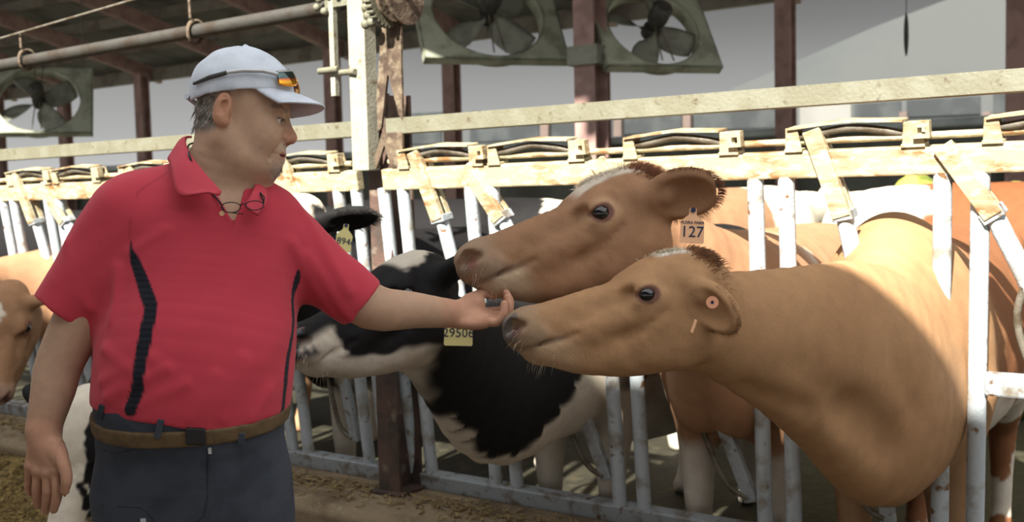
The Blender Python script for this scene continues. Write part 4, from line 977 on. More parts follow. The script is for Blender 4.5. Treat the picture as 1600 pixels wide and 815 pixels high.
# ================================================================== the man
M['skin'] = coatmat('skin', .5, .12, 0, 260, (1, 1, 1), .07, .12)
M['shirt'] = coatmat('polo_cloth', .8, .12, .1, 900, (1, 1, 1), .03)
M['pants'] = mat('dark_grey_trousers', lin((62, 68, 80)), .85, 0, lin((52, 57, 68)), 14, .2, 500)
M['seam'] = mat('trouser_seam', lin((46, 50, 60)), .85)
M['belt'] = mat('olive_webbing_belt', lin((104, 84, 58)), .8, 0, lin((90, 72, 50)), 60, .3, 400)
M['black'] = mat('black_plastic', lin((22, 22, 24)), .5)
M['cap'] = mat('white_cap_cloth', lin((206, 214, 226)), .8, 0, lin((192, 200, 214)), 20, .12, 300)
M['cap_under'] = M['cap']
M['silver'] = mat('silver_plastic', lin((190, 192, 194)), .3, .3)
M['grey_rubber'] = mat('grey_rubber', lin((70, 72, 72)), .6)
M['grey_hair'] = mat('grey_hair', lin((172, 168, 160)), .6, var=lin((96, 92, 86)), scale=60)
M['shoe'] = mat('brown_boot', lin((60, 46, 36)), .7, 0, lin((48, 36, 28)), 20)
M['eye_white'] = mat('eyeball', lin((200, 190, 184)), .15)
# mirrored lens with a warm lower band
def lensmat():
    m = bpy.data.materials.new('mirror_lens'); m.use_nodes = True; nt = m.node_tree; N, L = nt.nodes, nt.links; b = N['Principled BSDF']
    b.inputs['Metallic'].default_value = .75; b.inputs['Roughness'].default_value = .08
    t = N.new('ShaderNodeTexCoord'); s = N.new('ShaderNodeSeparateXYZ'); L.new(t.outputs['UV'], s.inputs[0])
    r = N.new('ShaderNodeValToRGB'); L.new(s.outputs['Y'], r.inputs[0]); e = r.color_ramp.elements
    e[0].position = 0; e[0].color = (.85, .30, .03, 1); e[1].position = 1; e[1].color = (.10, .16, .17, 1)
    k = e.new(.28); k.color = (.9, .45, .03, 1); k = e.new(.45); k.color = (.55, .12, .05, 1); k = e.new(.55); k.color = (.06, .09, .08, 1)
    L.new(r.outputs[0], b.inputs['Base Color']); return m
M['lens'] = lensmat()

HO = P(366, 180, 2.07); HA = basis(img(1, .05, -3), img(.02, -1, -3)); HX = .93      # head: ear height, mid skull
HW = lambda x, y, z: HO+np.array([x*HX, y, z])@HA
hl = lambda p: (((p-HO.astype(f32))@HA.T.astype(f32))/np.array([HX, 1, 1], f32)).astype(f32)
def mhead(q):
    ya = np.abs(q[:, 1]); a = np.stack([q[:, 0], ya, q[:, 2]], 1)
    d = d_ell(q, (.016, 0, .042), (.096, .076, .088))
    d = smin(d, d_ell(q, (.050, 0, -.028), (.062, .060, .088)), .04)
    d = smin(d, d_chain(a, [(-.005, .052, -.055), (.03, .045, -.088), (.075, .016, -.096)], [.024, .024, .020]), .035)
    d = smin(d, d_ell(q, (.086, 0, -.092), (.021, .024, .018)), .02)               # chin
    d = smin(d, d_ell(q, (.032, 0, -.106), (.052, .050, .030)), .035)              # soft under the chin
    d = smin(d, d_ell(a, (.074, .038, -.042), (.032, .026, .034)), .025)           # cheek
    d = smin(d, d_ell(a, (.096, .028, .012), (.017, .030, .011)), .018)            # brow
    d = smax(d, -d_ell(a, (.116, .034, -.010), (.017, .017, .010)), .014)          # socket
    d = smin(d, d_chain(q, [(.104, 0, .002), (.117, 0, -.022), (.1245, 0, -.039)], [.0085, .0105, .0138], 3), .012)
    d = smin(d, d_ell(a, (.112, .013, -.045), (.013, .0085, .0095)), .008)         # nostril wing
    d = smax(d, -d_ell(a, (.117, .008, -.055), (.007, .004, .005)), .004)
    d = smin(d, d_ell(q, (.098, 0, -.070), (.014, .028, .018)), .015)
    d = smin(d, d_ell(q, (.105, 0, -.0725), (.0105, .022, .0058)), .006)           # lips
    d = smin(d, d_ell(q, (.103, 0, -.0845), (.0105, .020, .0062)), .006)
    d = smax(d, -d_ell(q, (.108, 0, -.0788), (.016, .026, .0013)), .003)
    d = smin(d, d_ell(a, (.094, .034, -.010), (.0135, .0165, .0125)), .004)          # lids around the eyeball
    d = smax(d, -d_ell(a, (.108, .034, -.0125), (.014, .0130, .0031)), .002)
    d = smin(d, d_chain(a, [(.109, .014, -.004), (.106, .034, -.001), (.094, .047, -.006)], [.004, .0045, .004], 2), .006)   # heavy upper lid
    d = smin(d, d_chain(a, [(.108, .018, -.024), (.102, .034, -.027), (.092, .044, -.024)], [.003, .004, .003], 2), .010)
    d = smax(d, -d_chain(a, [(.113, .024, -.050), (.100, .036, -.070), (.090, .038, -.088)], [.0012, .0016, .001], 2), .010)
    # ear
    t = math.radians(-12); E_ = np.array([[math.cos(t), 0, math.sin(t)], [0, 1, 0], [-math.sin(t), 0, math.cos(t)]])
    e = d_ell(a, (-.006, .082, -.003), (.0185, .0095, .033), E_)
    e = smax(e, -d_ell(a, (-.003, .094, .003), (.0120, .0125, .0225), E_), .003)
    e = smin(e, d_chain(a, [(.004, .084, .016), (-.009, .086, .012), (-.012, .086, -.004), (-.006, .085, -.016)], [.003, .0035, .0035, .003], 2), .003)
    e = smin(e, d_ell(a, (.0, .081, -.028), (.008, .006, .009)), .008)
    e = smin(e, d_ell(a, (.004, .080, -.006), (.005, .006, .008)), .005)
    return smin(d, e, .008)
NB = P(336, 300, 2.085)                                                             # base of the neck
LAT = unit(np.array([math.cos(math.radians(14)), math.sin(math.radians(14)), 0]))   # across the chest, to picture right
FRT = np.array([LAT[1], -LAT[0], 0])                                               # out of the chest
def neckm(p): return d_tube(p, [HW(-.012, 0, -.02), HW(-.016, 0, -.085), NB, NB-Z*.07], [.062, .064, .078, .09], [.060, .062, .075, .10], LAT if False else HA[1], 4)
TS = [(326, 292, .055, .070), (328, 318, .120, .098), (328, 350, .163, .118), (326, 410, .172, .134), (318, 480, .182, .150), (308, 560, .190, .166), (302, 620, .188, .166), (300, 668, .177, .150), (302, 720, .178, .140)]
TP = [P(x, y, 2.10+.0*i)-FRT*(.0)+FRT*(.03*math.exp(-((y-590)/90)**2)) for i, (x, y, _, _) in enumerate(TS)]
def torso(p): return d_tube(p, TP, [t[3] for t in TS], [t[2] for t in TS], LAT, 4, 2.25)
SL, SR = P(205, 338, 2.06), P(428, 362, 2.14)                                       # shoulder joints (picture left / right)
EL, WL = P(96, 560, 2.03), P(68, 668, 2.00)
ER, WR = P(578, 478, 2.19), P(720, 491, 2.365)
def arm_l(p): return d_chain(p, [SL, SL*.5+EL*.5, EL, EL*.55+WL*.45, WL], [.066, .056, .046, .042, .032], 3)
def arm_r(p): return d_chain(p, [SR, SR*.5+ER*.5, ER, ER*.55+WR*.45, WR], [.068, .060, .050, .041, .0305], 3)
def fing(p, pts, rs, n=2): return d_chain(p, [P(*q) for q in pts], rs, n)
def hand_l(p):
    d = None
    for i, (x, y, dd) in enumerate(((88, 735, 1.970), (75, 739, 1.975), (61, 736, 1.985), (48, 728, 1.995))):
        c = d_cone(p, WL+(P(x, y, dd)-WL)*.05, P(x, y, dd), .022, .0135); d = c if d is None else smin(d, c, .012)
    d = smin(d, d_cone(p, P(72, 690, 1.99), P(92, 712, 1.975), .024, .018), .02)
    F_ = [([(88, 733, 1.970), (90, 760, 1.962), (88, 781, 1.968), (84, 796, 1.980)], [.0125, .0112, .0100, .0085]),
          ([(75, 737, 1.975), (75, 766, 1.972), (73, 785, 1.985), (71, 797, 2.000)], [.0125, .0112, .0100, .0085]),
          ([(61, 734, 1.985), (58, 761, 1.988), (58, 778, 2.000), (60, 789, 2.014)], [.0120, .0106, .0095, .0082]),
          ([(48, 727, 1.995), (44, 748, 2.002), (44, 763, 2.012), (47, 773, 2.024)], [.0110, .0095, .0086, .0075])]
    for pts, rs in F_: d = smin(d, fing(p, pts, [r*.93 for r in rs]), .002)
    d = smin(d, fing(p, [(86, 698, 1.975), (101, 728, 1.950), (104, 752, 1.945), (101, 770, 1.950)], [.018, .0130, .0115, .0090]), .007)
    for x, y, dd in ((88, 735, 1.970), (75, 739, 1.975), (61, 736, 1.985), (48, 728, 1.995)):
        d = smin(d, d_ell(p, P(x, y-1, dd-.008), (.009, .009, .008)), .008)
    return d
def hand_r(p):
    d = None
    for (x, y, dd) in ((759, 500, 2.335), (763, 498, 2.357), (764, 494, 2.380), (762, 489, 2.402)):
        c = d_cone(p, WR+(P(x, y, dd)-WR)*.1, P(x, y, dd), .022, .0135); d = c if d is None else smin(d, c, .012)
    d = smin(d, d_ell(p, P(738, 505, 2.335), (.035, .02, .014)), .02)                 # heel of the palm
    F_ = [([(758, 501, 2.335), (777, 503, 2.325), (787, 490, 2.322), (788, 474, 2.326)], [.0125, .0108, .0098, .0085]),
          ([(763, 499, 2.357), (787, 498, 2.345), (796, 482, 2.342), (793, 464, 2.346)], [.0130, .0114, .0104, .0088]),
          ([(764, 494, 2.380), (790, 490, 2.370), (797, 473, 2.367), (791, 457, 2.372)], [.0130, .0114, .0104, .0088]),
          ([(762, 488, 2.402), (785, 483, 2.395), (792, 468, 2.393), (788, 455, 2.396)], [.0128, .0110, .0100, .0086])]
    for pts, rs in F_: d = smin(d, fing(p, pts, [r*.95 for r in rs], 3), .002)
    d = smin(d, d_ell(p, P(739, 472, 2.372), (.028, .022, .020)), .02)               # ball of the thumb
    d = smin(d, fing(p, [(736, 470, 2.375), (750, 460, 2.388), (762, 458, 2.398), (771, 462, 2.400)], [.018, .0130, .0115, .0090], 3), .010)
    return d
HIP = TP[-1]
KL, KR = HIP-LAT*.115-Z*.46+FRT*.03, HIP+LAT*.115-Z*.46+FRT*.03
FL_, FR_ = np.array([KL[0], KL[1]+.03, .09]), np.array([KR[0]+.02, KR[1]+.03, .09])
def legs(p, o=0.0): 
    d = d_tube(p, [TP[-2], HIP, HIP-Z*.10], [.150+o, .146+o, .125+o], [.178+o, .182+o, .170+o], LAT, 3, 2.3)
    for k, f_, s in ((KL, FL_, -1), (KR, FR_, 1)):
        d = smin(d, d_chain(p, [HIP+LAT*.092*s-Z*.06, HIP+LAT*.10*s-Z*.25, k, k*.6+f_*.4, f_], [.098+o, .092+o, .066+o, .060+o, .046+o], 3), .04)
    return d
def man_core(p):
    d = smin(mhead(hl(p)), neckm(p), .03)
    d = smin(d, torso(p)+.012, .05)
    d = smin(d, arm_l(p), .03); d = smin(d, arm_r(p), .03)
    d = smin(d, hand_l(p), .015); d = smin(d, hand_r(p), .015)
    return d
def man_all(p): return smin(man_core(p), legs(p, -.012), .03)
man = thing('person', 'man in red polo shirt and white cap, holding a hand under the brown cow chin', 'person', (HIP[0], HIP[1], 0))
def bb(pts, pad): a = np.array(pts); return a.min(0)-pad, a.max(0)+pad
hb_ = bb([HW(-.10, -.10, -.14), HW(.15, .10, .14), HW(-.1, .1, .14), HW(.15, -.1, -.14)], .005)
lb_ = bb([P(30, 660, 1.94), P(110, 805, 2.04), P(30, 805, 1.94), P(110, 660, 2.04)], .005)
rb_ = bb([P(705, 440, 2.30), P(806, 525, 2.43), P(806, 440, 2.30), P(705, 525, 2.43)], .008)
lo = np.array([P(30, 500, 2.0)[0]-.05, 1.80, -.0]); hi = np.array([P(800, 500, 2.4)[0]+.05, 2.46, 1.80])
fine = [hb_, lb_, rb_]; parts = []
def core_only(f_): return lambda p: smin(f_(p), 9e3*np.ones(len(p), f32), 0)
parts.append(blob(lambda p: smin(smin(mhead(hl(p)), neckm(p), .03), torso(p)+.012, .05), hb_[0], hb_[1], .0021))
parts.append(blob(lambda p: smin(arm_l(p), hand_l(p), .015), lb_[0], lb_[1], .0024))
parts.append(blob(lambda p: smin(arm_r(p), hand_r(p), .015), rb_[0], rb_[1], .0022))
parts.append(blob(man_all, lo, hi, .008, [(a+.006, b-.006) for a, b in fine]))
V, Q = join([(relax(v, q, 1), q) for v, q in parts])
h = hl(V).astype(float); SK = np.array([.46, .295, .205])
c = np.tile(SK, (len(V), 1))
inh = np.linalg.norm(h, axis=1) < .22
c = mixc(c, SK*np.array([1.05, .80, .74]), sstep(.035, .015, np.linalg.norm(h-[.122, 0, -.04], axis=1))*.8)
c = mixc(c, SK*np.array([1.05, .78, .70]), sstep(.03, .02, np.linalg.norm((h-[-.005, -.082, -.004])/[1, .6, 1.5], axis=1))*.7)
c = mixc(c, [.34, .13, .10], sstep(.010, .004, np.abs(h[:, 2]+.079))*sstep(.094, .102, h[:, 0])*sstep(.026, .018, np.abs(h[:, 1])))
st = sstep(.045, .026, np.linalg.norm((h-[.082, 0, -.100])/[1, 1, .9], axis=1))
st = np.maximum(st, sstep(.016, .006, np.abs(h[:, 2]+.062)) * sstep(.088, .098, h[:, 0])*sstep(.034, .022, np.abs(h[:, 1])))
c = mixc(c, [.40, .35, .30], np.clip(st*(.55+.45*vnoise(h, 400)), 0, 1)*.75*inh)
hr = sstep(.012, -.012, h[:, 0]+.022+vnoise(h, 60)*.008)*sstep(-.055, -.035, h[:, 2])*inh*(np.abs(h[:, 1]) < .079)
c = mixc(c, [.20, .18, .16], hr*.85)
bw = sstep(.006, .002, np.abs(h[:, 2]-.012+vnoise(h, 120)*.002))*sstep(.085, .095, h[:, 0])*sstep(.008, .016, np.abs(h[:, 1]))
c = mixc(c, [.16, .11, .08], bw*.8*inh)
c = mixc(c, [.10, .06, .05], sstep(.0032, .0012, np.abs(h[:, 2]+.0078))*sstep(.085, .095, h[:, 0])*sstep(.014, .018, np.abs(h[:, 1]))*sstep(.052, .046, np.abs(h[:, 1]))*.7*inh)
c = mixc(c, SK*np.array([1.08, .86, .82]), np.maximum(sstep(.16, .10, np.linalg.norm(V-P(765, 485, 2.37), axis=1)), sstep(.16, .1, np.linalg.norm(V-P(70, 750, 1.98), axis=1)))*.7)
c = c*(1+.06*vnoise(V, 90)[:, None])
qmesh('body', V, Q, M['skin'], man, c)
for sd in (1, -1):
    mb = MB(); mb.sphere(HW(.0955, .033*sd, -.0115), .0118, nu=20, nv=14); ey = mb.build('eye', M['eye_white'], man)
    mb = MB(); dd = unit(np.array([1, .05*sd, -.12]))@HA; mb.sphere(HW(.0955, .033*sd, -.0115)+dd*.0080, (.0048, .0048, .0048), nu=14, nv=10); mb.build('iris', M['eye'], ey)

# polo shirt
def sleeve(p, s, e, r0, r1): return d_chain(p, [s, s*.5+e*.5, e], [r0, (r0+r1)/2, r1], 2)
HLs, HRs = P(97, 488, 2.035), P(566, 475, 2.185)                                    # sleeve hems
CREASE = [((165, 545), (225, 590), .007), ((160, 595), (240, 560), .006), ((170, 620), (260, 575), .006), ((205, 395), (260, 360), .004), ((335, 585), (300, 655), .004), ((380, 560), (350, 655), .004),
          ((200, 640), (290, 600), .005), ((470, 330), (545, 455), .006), ((455, 380), (520, 490), .006), ((480, 400), (548, 500), .005), ((105, 380), (140, 480), .005), ((185, 420), (175, 500), .006), ((420, 610), (395, 655), .004)]
CR3 = [(P(*a, 1.0), P(*b, 1.0), w_) for a, b, w_ in CREASE]
_surf = {}
def shirt_raw(p):
    d = torso(p)-.004
    d = smin(d, sleeve(p, SL, HLs, .083, .062), .06); d = smin(d, sleeve(p, SR, HRs, .072, .060), .05)
    return d
def onsurf(f_, x, y, d0=1.75, d1=2.5):                    # where the sight line through (x, y) meets a body
    t = np.linspace(d0, d1, 300); pts = np.array([P(x, y, k) for k in t]).astype(f32); v = f_(pts); i = np.argmax(v < 0)
    return pts[i].astype(float) if v[i] < 0 else P(x, y, 2.0)
CR3 = [(onsurf(shirt_raw, *a), onsurf(shirt_raw, *b), w_) for a, b, w_ in CREASE]
def shirt_f(p):
    d = torso(p)-.004
    for s, e, r0, r1, k_ in ((SL, HLs, .083, .062, .06), (SR, HRs, .072, .060, .05)):
        ax_ = unit(e-s).astype(f32); sl_ = sleeve(p, s, e, r0, r1)-.0022*vnoise(p, 14.0, 6).astype(f32); pd = (p-e.astype(f32))@ax_
        sl_ = smax(sl_, pd, .004); sl_ = smax(sl_, -d_cone(p, (e-ax_*.012).astype(f32), (e+ax_*.06).astype(f32), r1-.0125, r1-.0125), .003)
        d = smin(d, sl_, k_)
    for a, b, w_ in CR3:                                  # folds: a ridge beside a valley
        r = d_cone(p, a, b, .0, .0); d = d-w_*1.15*np.exp(-(r/.011)**2)
    q = p@np.array([unit(LAT*.8+Z*.6), unit(LAT*.6-Z*.8), FRT], f32).T
    d = d+.0032*vnoise(q*np.array([5, 24, 6], f32), 1.0).astype(f32)
    # hems and the neck hole
    d = smax(d, (TPH[2]+(p@LAT.astype(f32)-tl_)*np.where(p@LAT.astype(f32) > tl_, .05, -.20)-p[:, 2]+.012*vnoise(p, 9, 4)).astype(f32), .006)
    ring = d_tube(p, [NB+Z*.14, NB+Z*.03, NB-Z*.01], [.078, .080, .080], [.078, .080, .080], LAT, 2)
    d = smax(d, -ring, .004)
    va, vb_ = onsurf(shirt_raw, 360, 300), onsurf(shirt_raw, 366, 345)
    d = smax(d, -d_cone(p, va+Z*.01, vb_, .030, .004), .003)
    return d
TPH = P(300, 676, 1.93)
tl_ = float(P(330, 676, 1.93)@LAT)
lo = np.array([P(30, 400, 2.03)[0]-.05, 1.80, TPH[2]-.03]); hi = np.array([P(600, 400, 2.2)[0]+.03, 2.36, P(330, 235, 2.08)[2]])
V, Q = blob(shirt_f, lo, hi, .0042)
V = relax(V, Q, 1)
RED = np.array([.50, .048, .075]); NAVY = np.array([.014, .016, .026])
c = np.tile(RED, (len(V), 1))
def stripe(pts, ws):
    s3 = [onsurf(shirt_raw, x, y) for x, y in pts]; cc = crom([list(a)+[w_] for a, w_ in zip(s3, ws)], 5); m_ = np.full(len(V), 9.0)
    for i in range(len(cc)-1):
        a, b = cc[i], cc[i+1]; m_ = np.minimum(m_, d_cone(V.astype(f32), a[:3], b[:3], a[3], b[3]))
    return sstep(.0012, -.0012, m_)
k1 = stripe([(204, 374), (211, 405), (228, 455), (236, 480), (229, 520), (222, 560), (216, 605), (205, 640)], [.001, .010, .0135, .0135, .0135, .0135, .0125, .0125])
k2 = stripe([(467, 398), (463, 440), (457, 500), (450, 560), (445, 600), (438, 652)], [.001, .008, .0085, .008, .008, .008])
rib = .75+.35*np.sin(V[:, 2]*2*math.pi/.011)
c = mixc(c, NAVY, np.maximum(k1, k2)); kk = np.maximum(k1, k2)[:, None]; c = c*(1-kk)+c*rib[:, None]*kk
for sx_ in ([(263, 268), (215, 300), (203, 350), (204, 374)], [(415, 292), (450, 330), (465, 370), (467, 398)]):   # raglan seams
    s3 = [onsurf(shirt_raw, x, y) for x, y in sx_]; m_ = np.minimum.reduce([d_cone(V.astype(f32), s3[i], s3[i+1], .0, .0) for i in range(len(s3)-1)])
    c = c*(1-.22*sstep(.0035, .0015, m_)[:, None])
shirt = qmesh('polo_shirt', V, Q, M['shirt'], man, c)
# collar flaps, placket and buttons
def ribbon(name, rows, th, m, parent, n=6):
    R_ = [crom(r, n) for r in rows]; k = len(R_[0]); R2 = []
    for j in range(k): R2.append(crom([r[j] for r in R_], 4))
    G_ = np.array(R2); nu, nv = G_.shape[:2]; du = np.gradient(G_, axis=0); dv = np.gradient(G_, axis=1); nn = np.cross(du, dv); nn /= np.maximum(np.linalg.norm(nn, axis=2, keepdims=True), 1e-9)
    top = (G_+nn*th/2).reshape(-1, 3); bot = (G_-nn*th/2).reshape(-1, 3); N0 = nu*nv; mb = MB(); fs = []
    for i in range(nu-1):
        for j in range(nv-1):
            a = i*nv+j; fs += [(a, a+nv, a+nv+1, a+1), (N0+a, N0+a+1, N0+a+nv+1, N0+a+nv)]
    rim = [j for j in range(nv)]+[i*nv+nv-1 for i in range(1, nu)]+[(nu-1)*nv+j for j in range(nv-2, -1, -1)]+[i*nv for i in range(nu-2, 0, -1)]
    for i in range(len(rim)): a, b = rim[i], rim[(i+1) % len(rim)]; fs.append((a, b, N0+b, N0+a))
    mb.add(list(top)+list(bot), fs, True); return mb.build(name, m, parent)
M['red_cloth'] = mat('red_collar_cloth', tuple(RED*1.0), .8, bump=.1, bscale=900)
ribbon('collar', [[P(300, 214, 2.135), P(290, 217, 2.06), P(297, 240, 2.005), P(318, 268, 1.975), P(346, 300, 1.955)],
                  [P(292, 214, 2.145), P(280, 222, 2.06), P(286, 248, 1.99), P(305, 282, 1.96), P(342, 304, 1.948)],
                  [P(288, 226, 2.15), P(264, 245, 2.06), P(268, 262, 1.985), P(279, 304, 1.945), P(326, 299, 1.940)]], .004, M['red_cloth'], man)
ribbon('collar', [[P(392, 272, 2.09), P(399, 284, 2.05), P(394, 300, 2.01), P(382, 322, 1.985)],
                  [P(398, 276, 2.10), P(408, 290, 2.05), P(405, 308, 2.0), P(392, 330, 1.975)],
                  [P(402, 284, 2.11), P(416, 298, 2.06), P(416, 318, 1.995), P(402, 336, 1.97)]], .004, M['red_cloth'], man)
s3 = [onsurf(shirt_raw, x, y) for x, y in ((366, 344), (367, 362), (368, 388))]
mb = MB(); mb.tube([q+FRT*.001 for q in s3], .0022, 8); mb.build('placket', M['red_cloth'], man)
mb = MB(); b3 = onsurf(shirt_raw, 347, 333); mb.tube([b3+FRT*.001, b3+FRT*.005], .0052, 14); mb.build('button', M['tag_salmon'], man)

# trousers, belt
def pants_f(p):
    d = np.minimum(legs(p, .004), torso(p)-.001); q = p*np.array([9, 9, 22], f32); d = d+.003*vnoise(q, 1.0, 3).astype(f32)
    d = smax(d, (p[:, 2]-(BZ0+.05+(p@FRT.astype(f32)-bz_f)*-.10)).astype(f32), .004)
    return d
BC = P(300, 672, 1.945); BZ0 = BC[2]+.012; bz_f = float(BC@FRT)
lo = np.array([KL[0]-.22, 1.85, .05]); hi = np.array([KR[0]+.22, 2.40, BZ0+.06])
V, Q = blob(pants_f, lo, hi, .007); V = relax(V, Q, 1)
trousers = qmesh('trousers', V, Q, M['pants'], man)
def belt_f(p):
    hz = p[:, 2]-(BC[2]-.008+(p@FRT.astype(f32)-bz_f)*-.10)
    return smax(np.minimum(legs(p, .010), torso(p)-.0065), np.abs(hz).astype(f32)-.0165, .003)
lo = np.array([BC[0]-.24, 1.85, BC[2]-.08]); hi = np.array([BC[0]+.24, 2.36, BC[2]+.07])
V, Q = blob(belt_f, lo, hi, .004); V = relax(V, Q, 1); belt = qmesh('belt', V, Q, M['belt'], man)
ob = lambda x, y: onsurf(lambda p: np.minimum(legs(p, .010), torso(p)-.0065), x, y)
mb = MB(); q = ob(306, 681); mb.box(q, unit(ob(320, 682)-ob(292, 681))*.018, Z*.0165, FRT*.006); mb.build('buckle', M['black'], belt, .003)
for a, b in (((252, 655), (245, 684)), ((160, 632), (154, 655)), ((378, 676), (376, 694))):
    mb = MB(); u0, u1 = ob(*a), ob(*b); mb.bar(u0+FRT*.002, u1+FRT*.002, .012, .004, FRT); mb.build('belt_loop', M['pants'], trousers, .001)
op = lambda x, y: onsurf(lambda p: np.minimum(legs(p, .004), torso(p)-.001), x, y)
for nm, pts in (('pocket_seam', [(162, 702), (180, 707), (205, 703), (224, 694), (232, 682)]), ('cargo_flap', [(158, 788), (190, 790), (222, 792), (232, 800), (242, 812)]), ('fly_seam', [(327, 700), (325, 740), (324, 780), (318, 806), (305, 814)])):
    mb = MB(); mb.tube([op(*q)+FRT*.001 for q in pts], .0022, 8); mb.build(nm, M['seam'], trousers)
mb = MB(); q = op(328, 703); mb.box(q+FRT*.003, LAT*.003, Z*.006, FRT*.002); mb.build('zip_pull', M['silver'], trousers)
mb = MB(); q = op(224, 812); mb.box(q+FRT*.003, LAT*.005, Z*.004, FRT*.002); mb.build('zip_pull', M['silver'], trousers)
for f_ in (FL_, FR_):
    V, Q = blob(lambda p: smin(d_ell(p, np.array([f_[0], f_[1], .055])+FRT*.06, (.055, .055, .05)), smin(d_cone(p, np.array([f_[0], f_[1], .045])-FRT*.03, np.array([f_[0], f_[1], .042])+FRT*.15, .045, .040), d_cone(p, f_-Z*.02, f_+Z*.05, .05, .055), .04), .04), np.array([f_[0]-.12, f_[1]-.26, -.004]), np.array([f_[0]+.12, f_[1]+.14, .2]), .008)
    V[:, 2] = np.maximum(V[:, 2], .0); qmesh('boot', V, Q, M['shoe'], man)

# white cap
def cap_f(p):
    q = hl(p)
    out = d_ell(q, (.014, 0, .044), (.112, .090, .096)); inn = d_ell(q, (.014, 0, .040), (.107, .085, .0935))
    d = smax(out, -inn, .002)
    low = (.021+(q[:, 0]+.064)*.15)-q[:, 2]
    d = smax(d, low.astype(f32), .003)
    op_ = d_ell(q, (-.098, 0, .026), (.03, .034, .026)); d = smax(d, -op_, .004)     # opening over the strap
    d = smin(d, d_ell(q, (.016, 0, .1405), (.007, .007, .004)), .003)
    for a_ in (0, 60, 120): 
        n_ = np.array([-math.sin(math.radians(a_+0)), math.cos(math.radians(a_)), 0], f32); r = np.abs((q-np.array([.014, 0, 0], f32))@n_); d = d-.0009*np.exp(-(r/.003)**2)
    q2 = q*np.array([30, 30, 45], f32)
    return d+.0018*vnoise(q2, 1.0, 2).astype(f32)
cb = bb([HW(-.11, -.10, .0), HW(.14, .10, .15), HW(-.11, .10, .15), HW(.14, -.1, .0)], .005)
V, Q = blob(cap_f, cb[0], cb[1], .0024); V = relax(V, Q, 1); cap = qmesh('cap', V, Q, M['cap'], man)
rows = []
for k in range(7):
    u_ = k/6; row = []
    for t in np.linspace(-66, 66, 15):
        a = math.radians(t); xi, yi = .014+.106*math.cos(a), .087*math.sin(a)
        xo, yo = .03+.163*math.cos(a)**.8, .086*math.sin(a)
        x = xi+(xo-xi)*u_; y = yi+(yo-yi)*u_
        zi = .021+(xi+.064)*.15+.003
        z = zi-u_*.016-1.9*(y*y)*u_**.6+(-.016*u_*u_)*max(0, math.cos(a)-.5)
        row.append(HW(x, y, z))
    rows.append(row)
ribbon('cap_brim', rows, .004, M['cap'], cap, 2)
mb = MB(); mb.tube([HW(-.094, y, .026+.0*y) for y in np.linspace(-.035, .035, 9)], .005, 8); mb.build('cap_strap', M['cap'], cap)
# hair at the nape and goatee
rnd = random.Random(3); rt, dr = [], []
for i in range(260):
    a = math.radians(rnd.uniform(95, 265)); z = rnd.uniform(-.028, .026)
    rt.append(HW(.010+.088*math.cos(a), .073*math.sin(a), z)); dr.append(np.array([-.35, .25*math.sin(a), -.9])@HA)
hair('hair', M['grey_hair'], man, rt, dr, .026, .0009, (0, 0, -.1), .18)
rt, dr = [], []
for i in range(420):
    x, y, z = rnd.gauss(.086, .011), rnd.gauss(0, .016), rnd.gauss(-.100, .007)
    q = np.array([[x, y, z]], f32); v = mhead(q)[0]; n_ = unit(np.array([x-.06, y, z+.06])); q = q[0]-n_*v
    rt.append(HW(*q)); dr.append(np.array([.4, .2*y/.014*.3, -.9])@HA)
hair('goatee', M['grey_hair'], man, rt, dr, .009, .0004, (0, 0, -.1), .3)

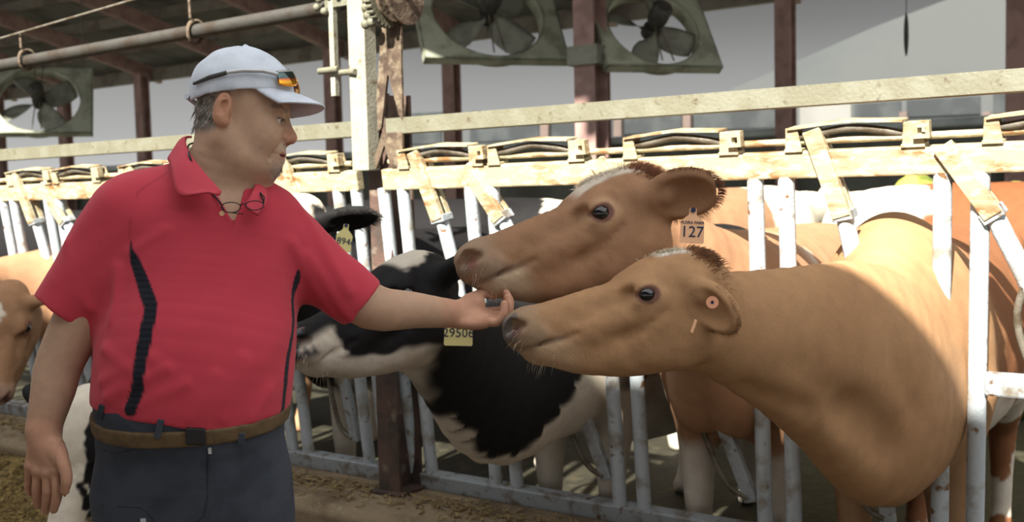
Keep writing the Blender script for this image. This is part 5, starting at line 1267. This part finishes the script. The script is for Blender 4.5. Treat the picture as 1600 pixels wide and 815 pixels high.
# sunglasses resting on the cap
sg = thing('sunglasses', 'mirrored sport sunglasses resting on the front of the white cap', 'sunglasses', HW(.10, 0, .08))
def CS(ang, z, off):                                        # on the cap's surface
    k = math.sqrt(max(.02, 1-((z-.044)/.096)**2)); return HW(.014+(.112*k+off)*math.cos(math.radians(ang)), (.090*k+off)*math.sin(math.radians(ang)), z)
for sd in (-1, 1):
    rows = []; uv = []
    for j in range(9):
        v_ = j/8; row = []
        for i in range(11):
            u_ = i/10; w_ = (.5+.5*math.sin(math.pi*u_)**.6); zc = .084-.020*u_
            row.append(CS(sd*(3+40*u_), zc+(v_-.5)*.034*w_, .010+.002*math.sin(math.pi*u_)))
        rows.append(row)
    G_ = [q for r in rows for q in r]; mb = MB(); fs = []
    cen = HW(.014, 0, .06); G2 = [q+unit(q-cen)*.002 for q in G_]; N0 = len(G_)
    for j in range(8):
        for i in range(10):
            a = j*11+i; fs += [(a, a+1, a+12, a+11)[::-1], (N0+a, N0+a+1, N0+a+12, N0+a+11)]
    rim = list(range(11))+[j*11+10 for j in range(1, 9)]+[8*11+i for i in range(9, -1, -1)]+[j*11 for j in range(7, 0, -1)]
    for i in range(len(rim)): a, b = rim[i], rim[(i+1) % len(rim)]; fs.append((a, b, N0+b, N0+a))
    mb.add(G_+G2, fs, True); o = mb.build('lens', M['lens'], sg)
    uvl = o.data.uv_layers.new(name='UVMap')
    for lp in o.data.loops: k = lp.vertex_index % N0; uvl.data[lp.index].uv = ((k % 11)/10, (k//11)/8)
    mb = MB(); mb.tube([CS(sd*43, .074, .012), CS(sd*60, .075, .012), CS(sd*80, .071, .009), CS(sd*96, .065, .007)], [.004, .0045, .004, .0035], 8); tm = mb.build('temple', M['silver'], sg)
    mb = MB(); mb.tube([CS(sd*96, .065, .007), CS(sd*115, .056, .005), CS(sd*138, .046, .005)], [.0042, .0045, .003], 8); mb.build('temple_tip', M['grey_rubber'], tm)
mb = MB(); mb.tube([CS(a, .099-.020*abs(a)/43, .012) for a in np.linspace(-43, 43, 17)], .0028, 8); mb.build('top_frame', M['silver'], sg)

# reading glasses hanging on a cord
gl = thing('eyeglasses', 'thin dark reading glasses hanging on a black neck cord over the polo collar', 'glasses', P(372, 325, 1.93))
def loop(cx, cy, rx, ry, d): return [P(cx+rx*math.cos(t), cy+ry*math.sin(t)*(1.0 if math.sin(t) > 0 else .8), d) for t in np.linspace(0, 2*math.pi, 25)]
chest = lambda x, y: float((onsurf(lambda p: np.minimum(shirt_raw(p), neckm(p)), x, y)-CAM)@cF)
GD = min(chest(361, 323), chest(346, 320))-.012; G1 = 1.952
for (cx, cy, rx, ry, dd) in ((361, 323, 15, 9, GD), (398, 320, 14, 8, G1)):
    mb = MB(); mb.tube(loop(cx, cy, rx, ry, dd), .0011, 6); mb.build('rim', M['black'], gl)
mb = MB(); mb.tube([P(375, 321, GD), P(379, 318, GD), P(384, 319, G1)], .0012, 6); mb.build('bridge', M['black'], gl)
mb = MB(); mb.tube([P(346, 320, GD), P(352, 331, GD), P(380, 334, G1)], .0012, 6); mb.build('temple', M['black'], gl)
mb = MB(); mb.tube([P(412, 318, G1), P(413, 308, G1), P(406, 300, G1)], .0014, 6); mb.build('temple', M['black'], gl)
mb = MB(); mb.tube(crom([P(412, 316, G1), P(403, 294, chest(403, 294)-.006), P(391, 280, chest(391, 280)-.004), P(388, 270, 2.12), P(372, 250, 2.17), P(330, 225, 2.165), P(297, 225, 2.10), P(296, 243, min(1.99, chest(296, 243)-.006)), P(312, 275, chest(312, 275)-.008), P(334, 304, chest(334, 304)-.008), P(346, 319, GD)], 6), .0019, 8)
mb.build('cord', M['black'], gl)
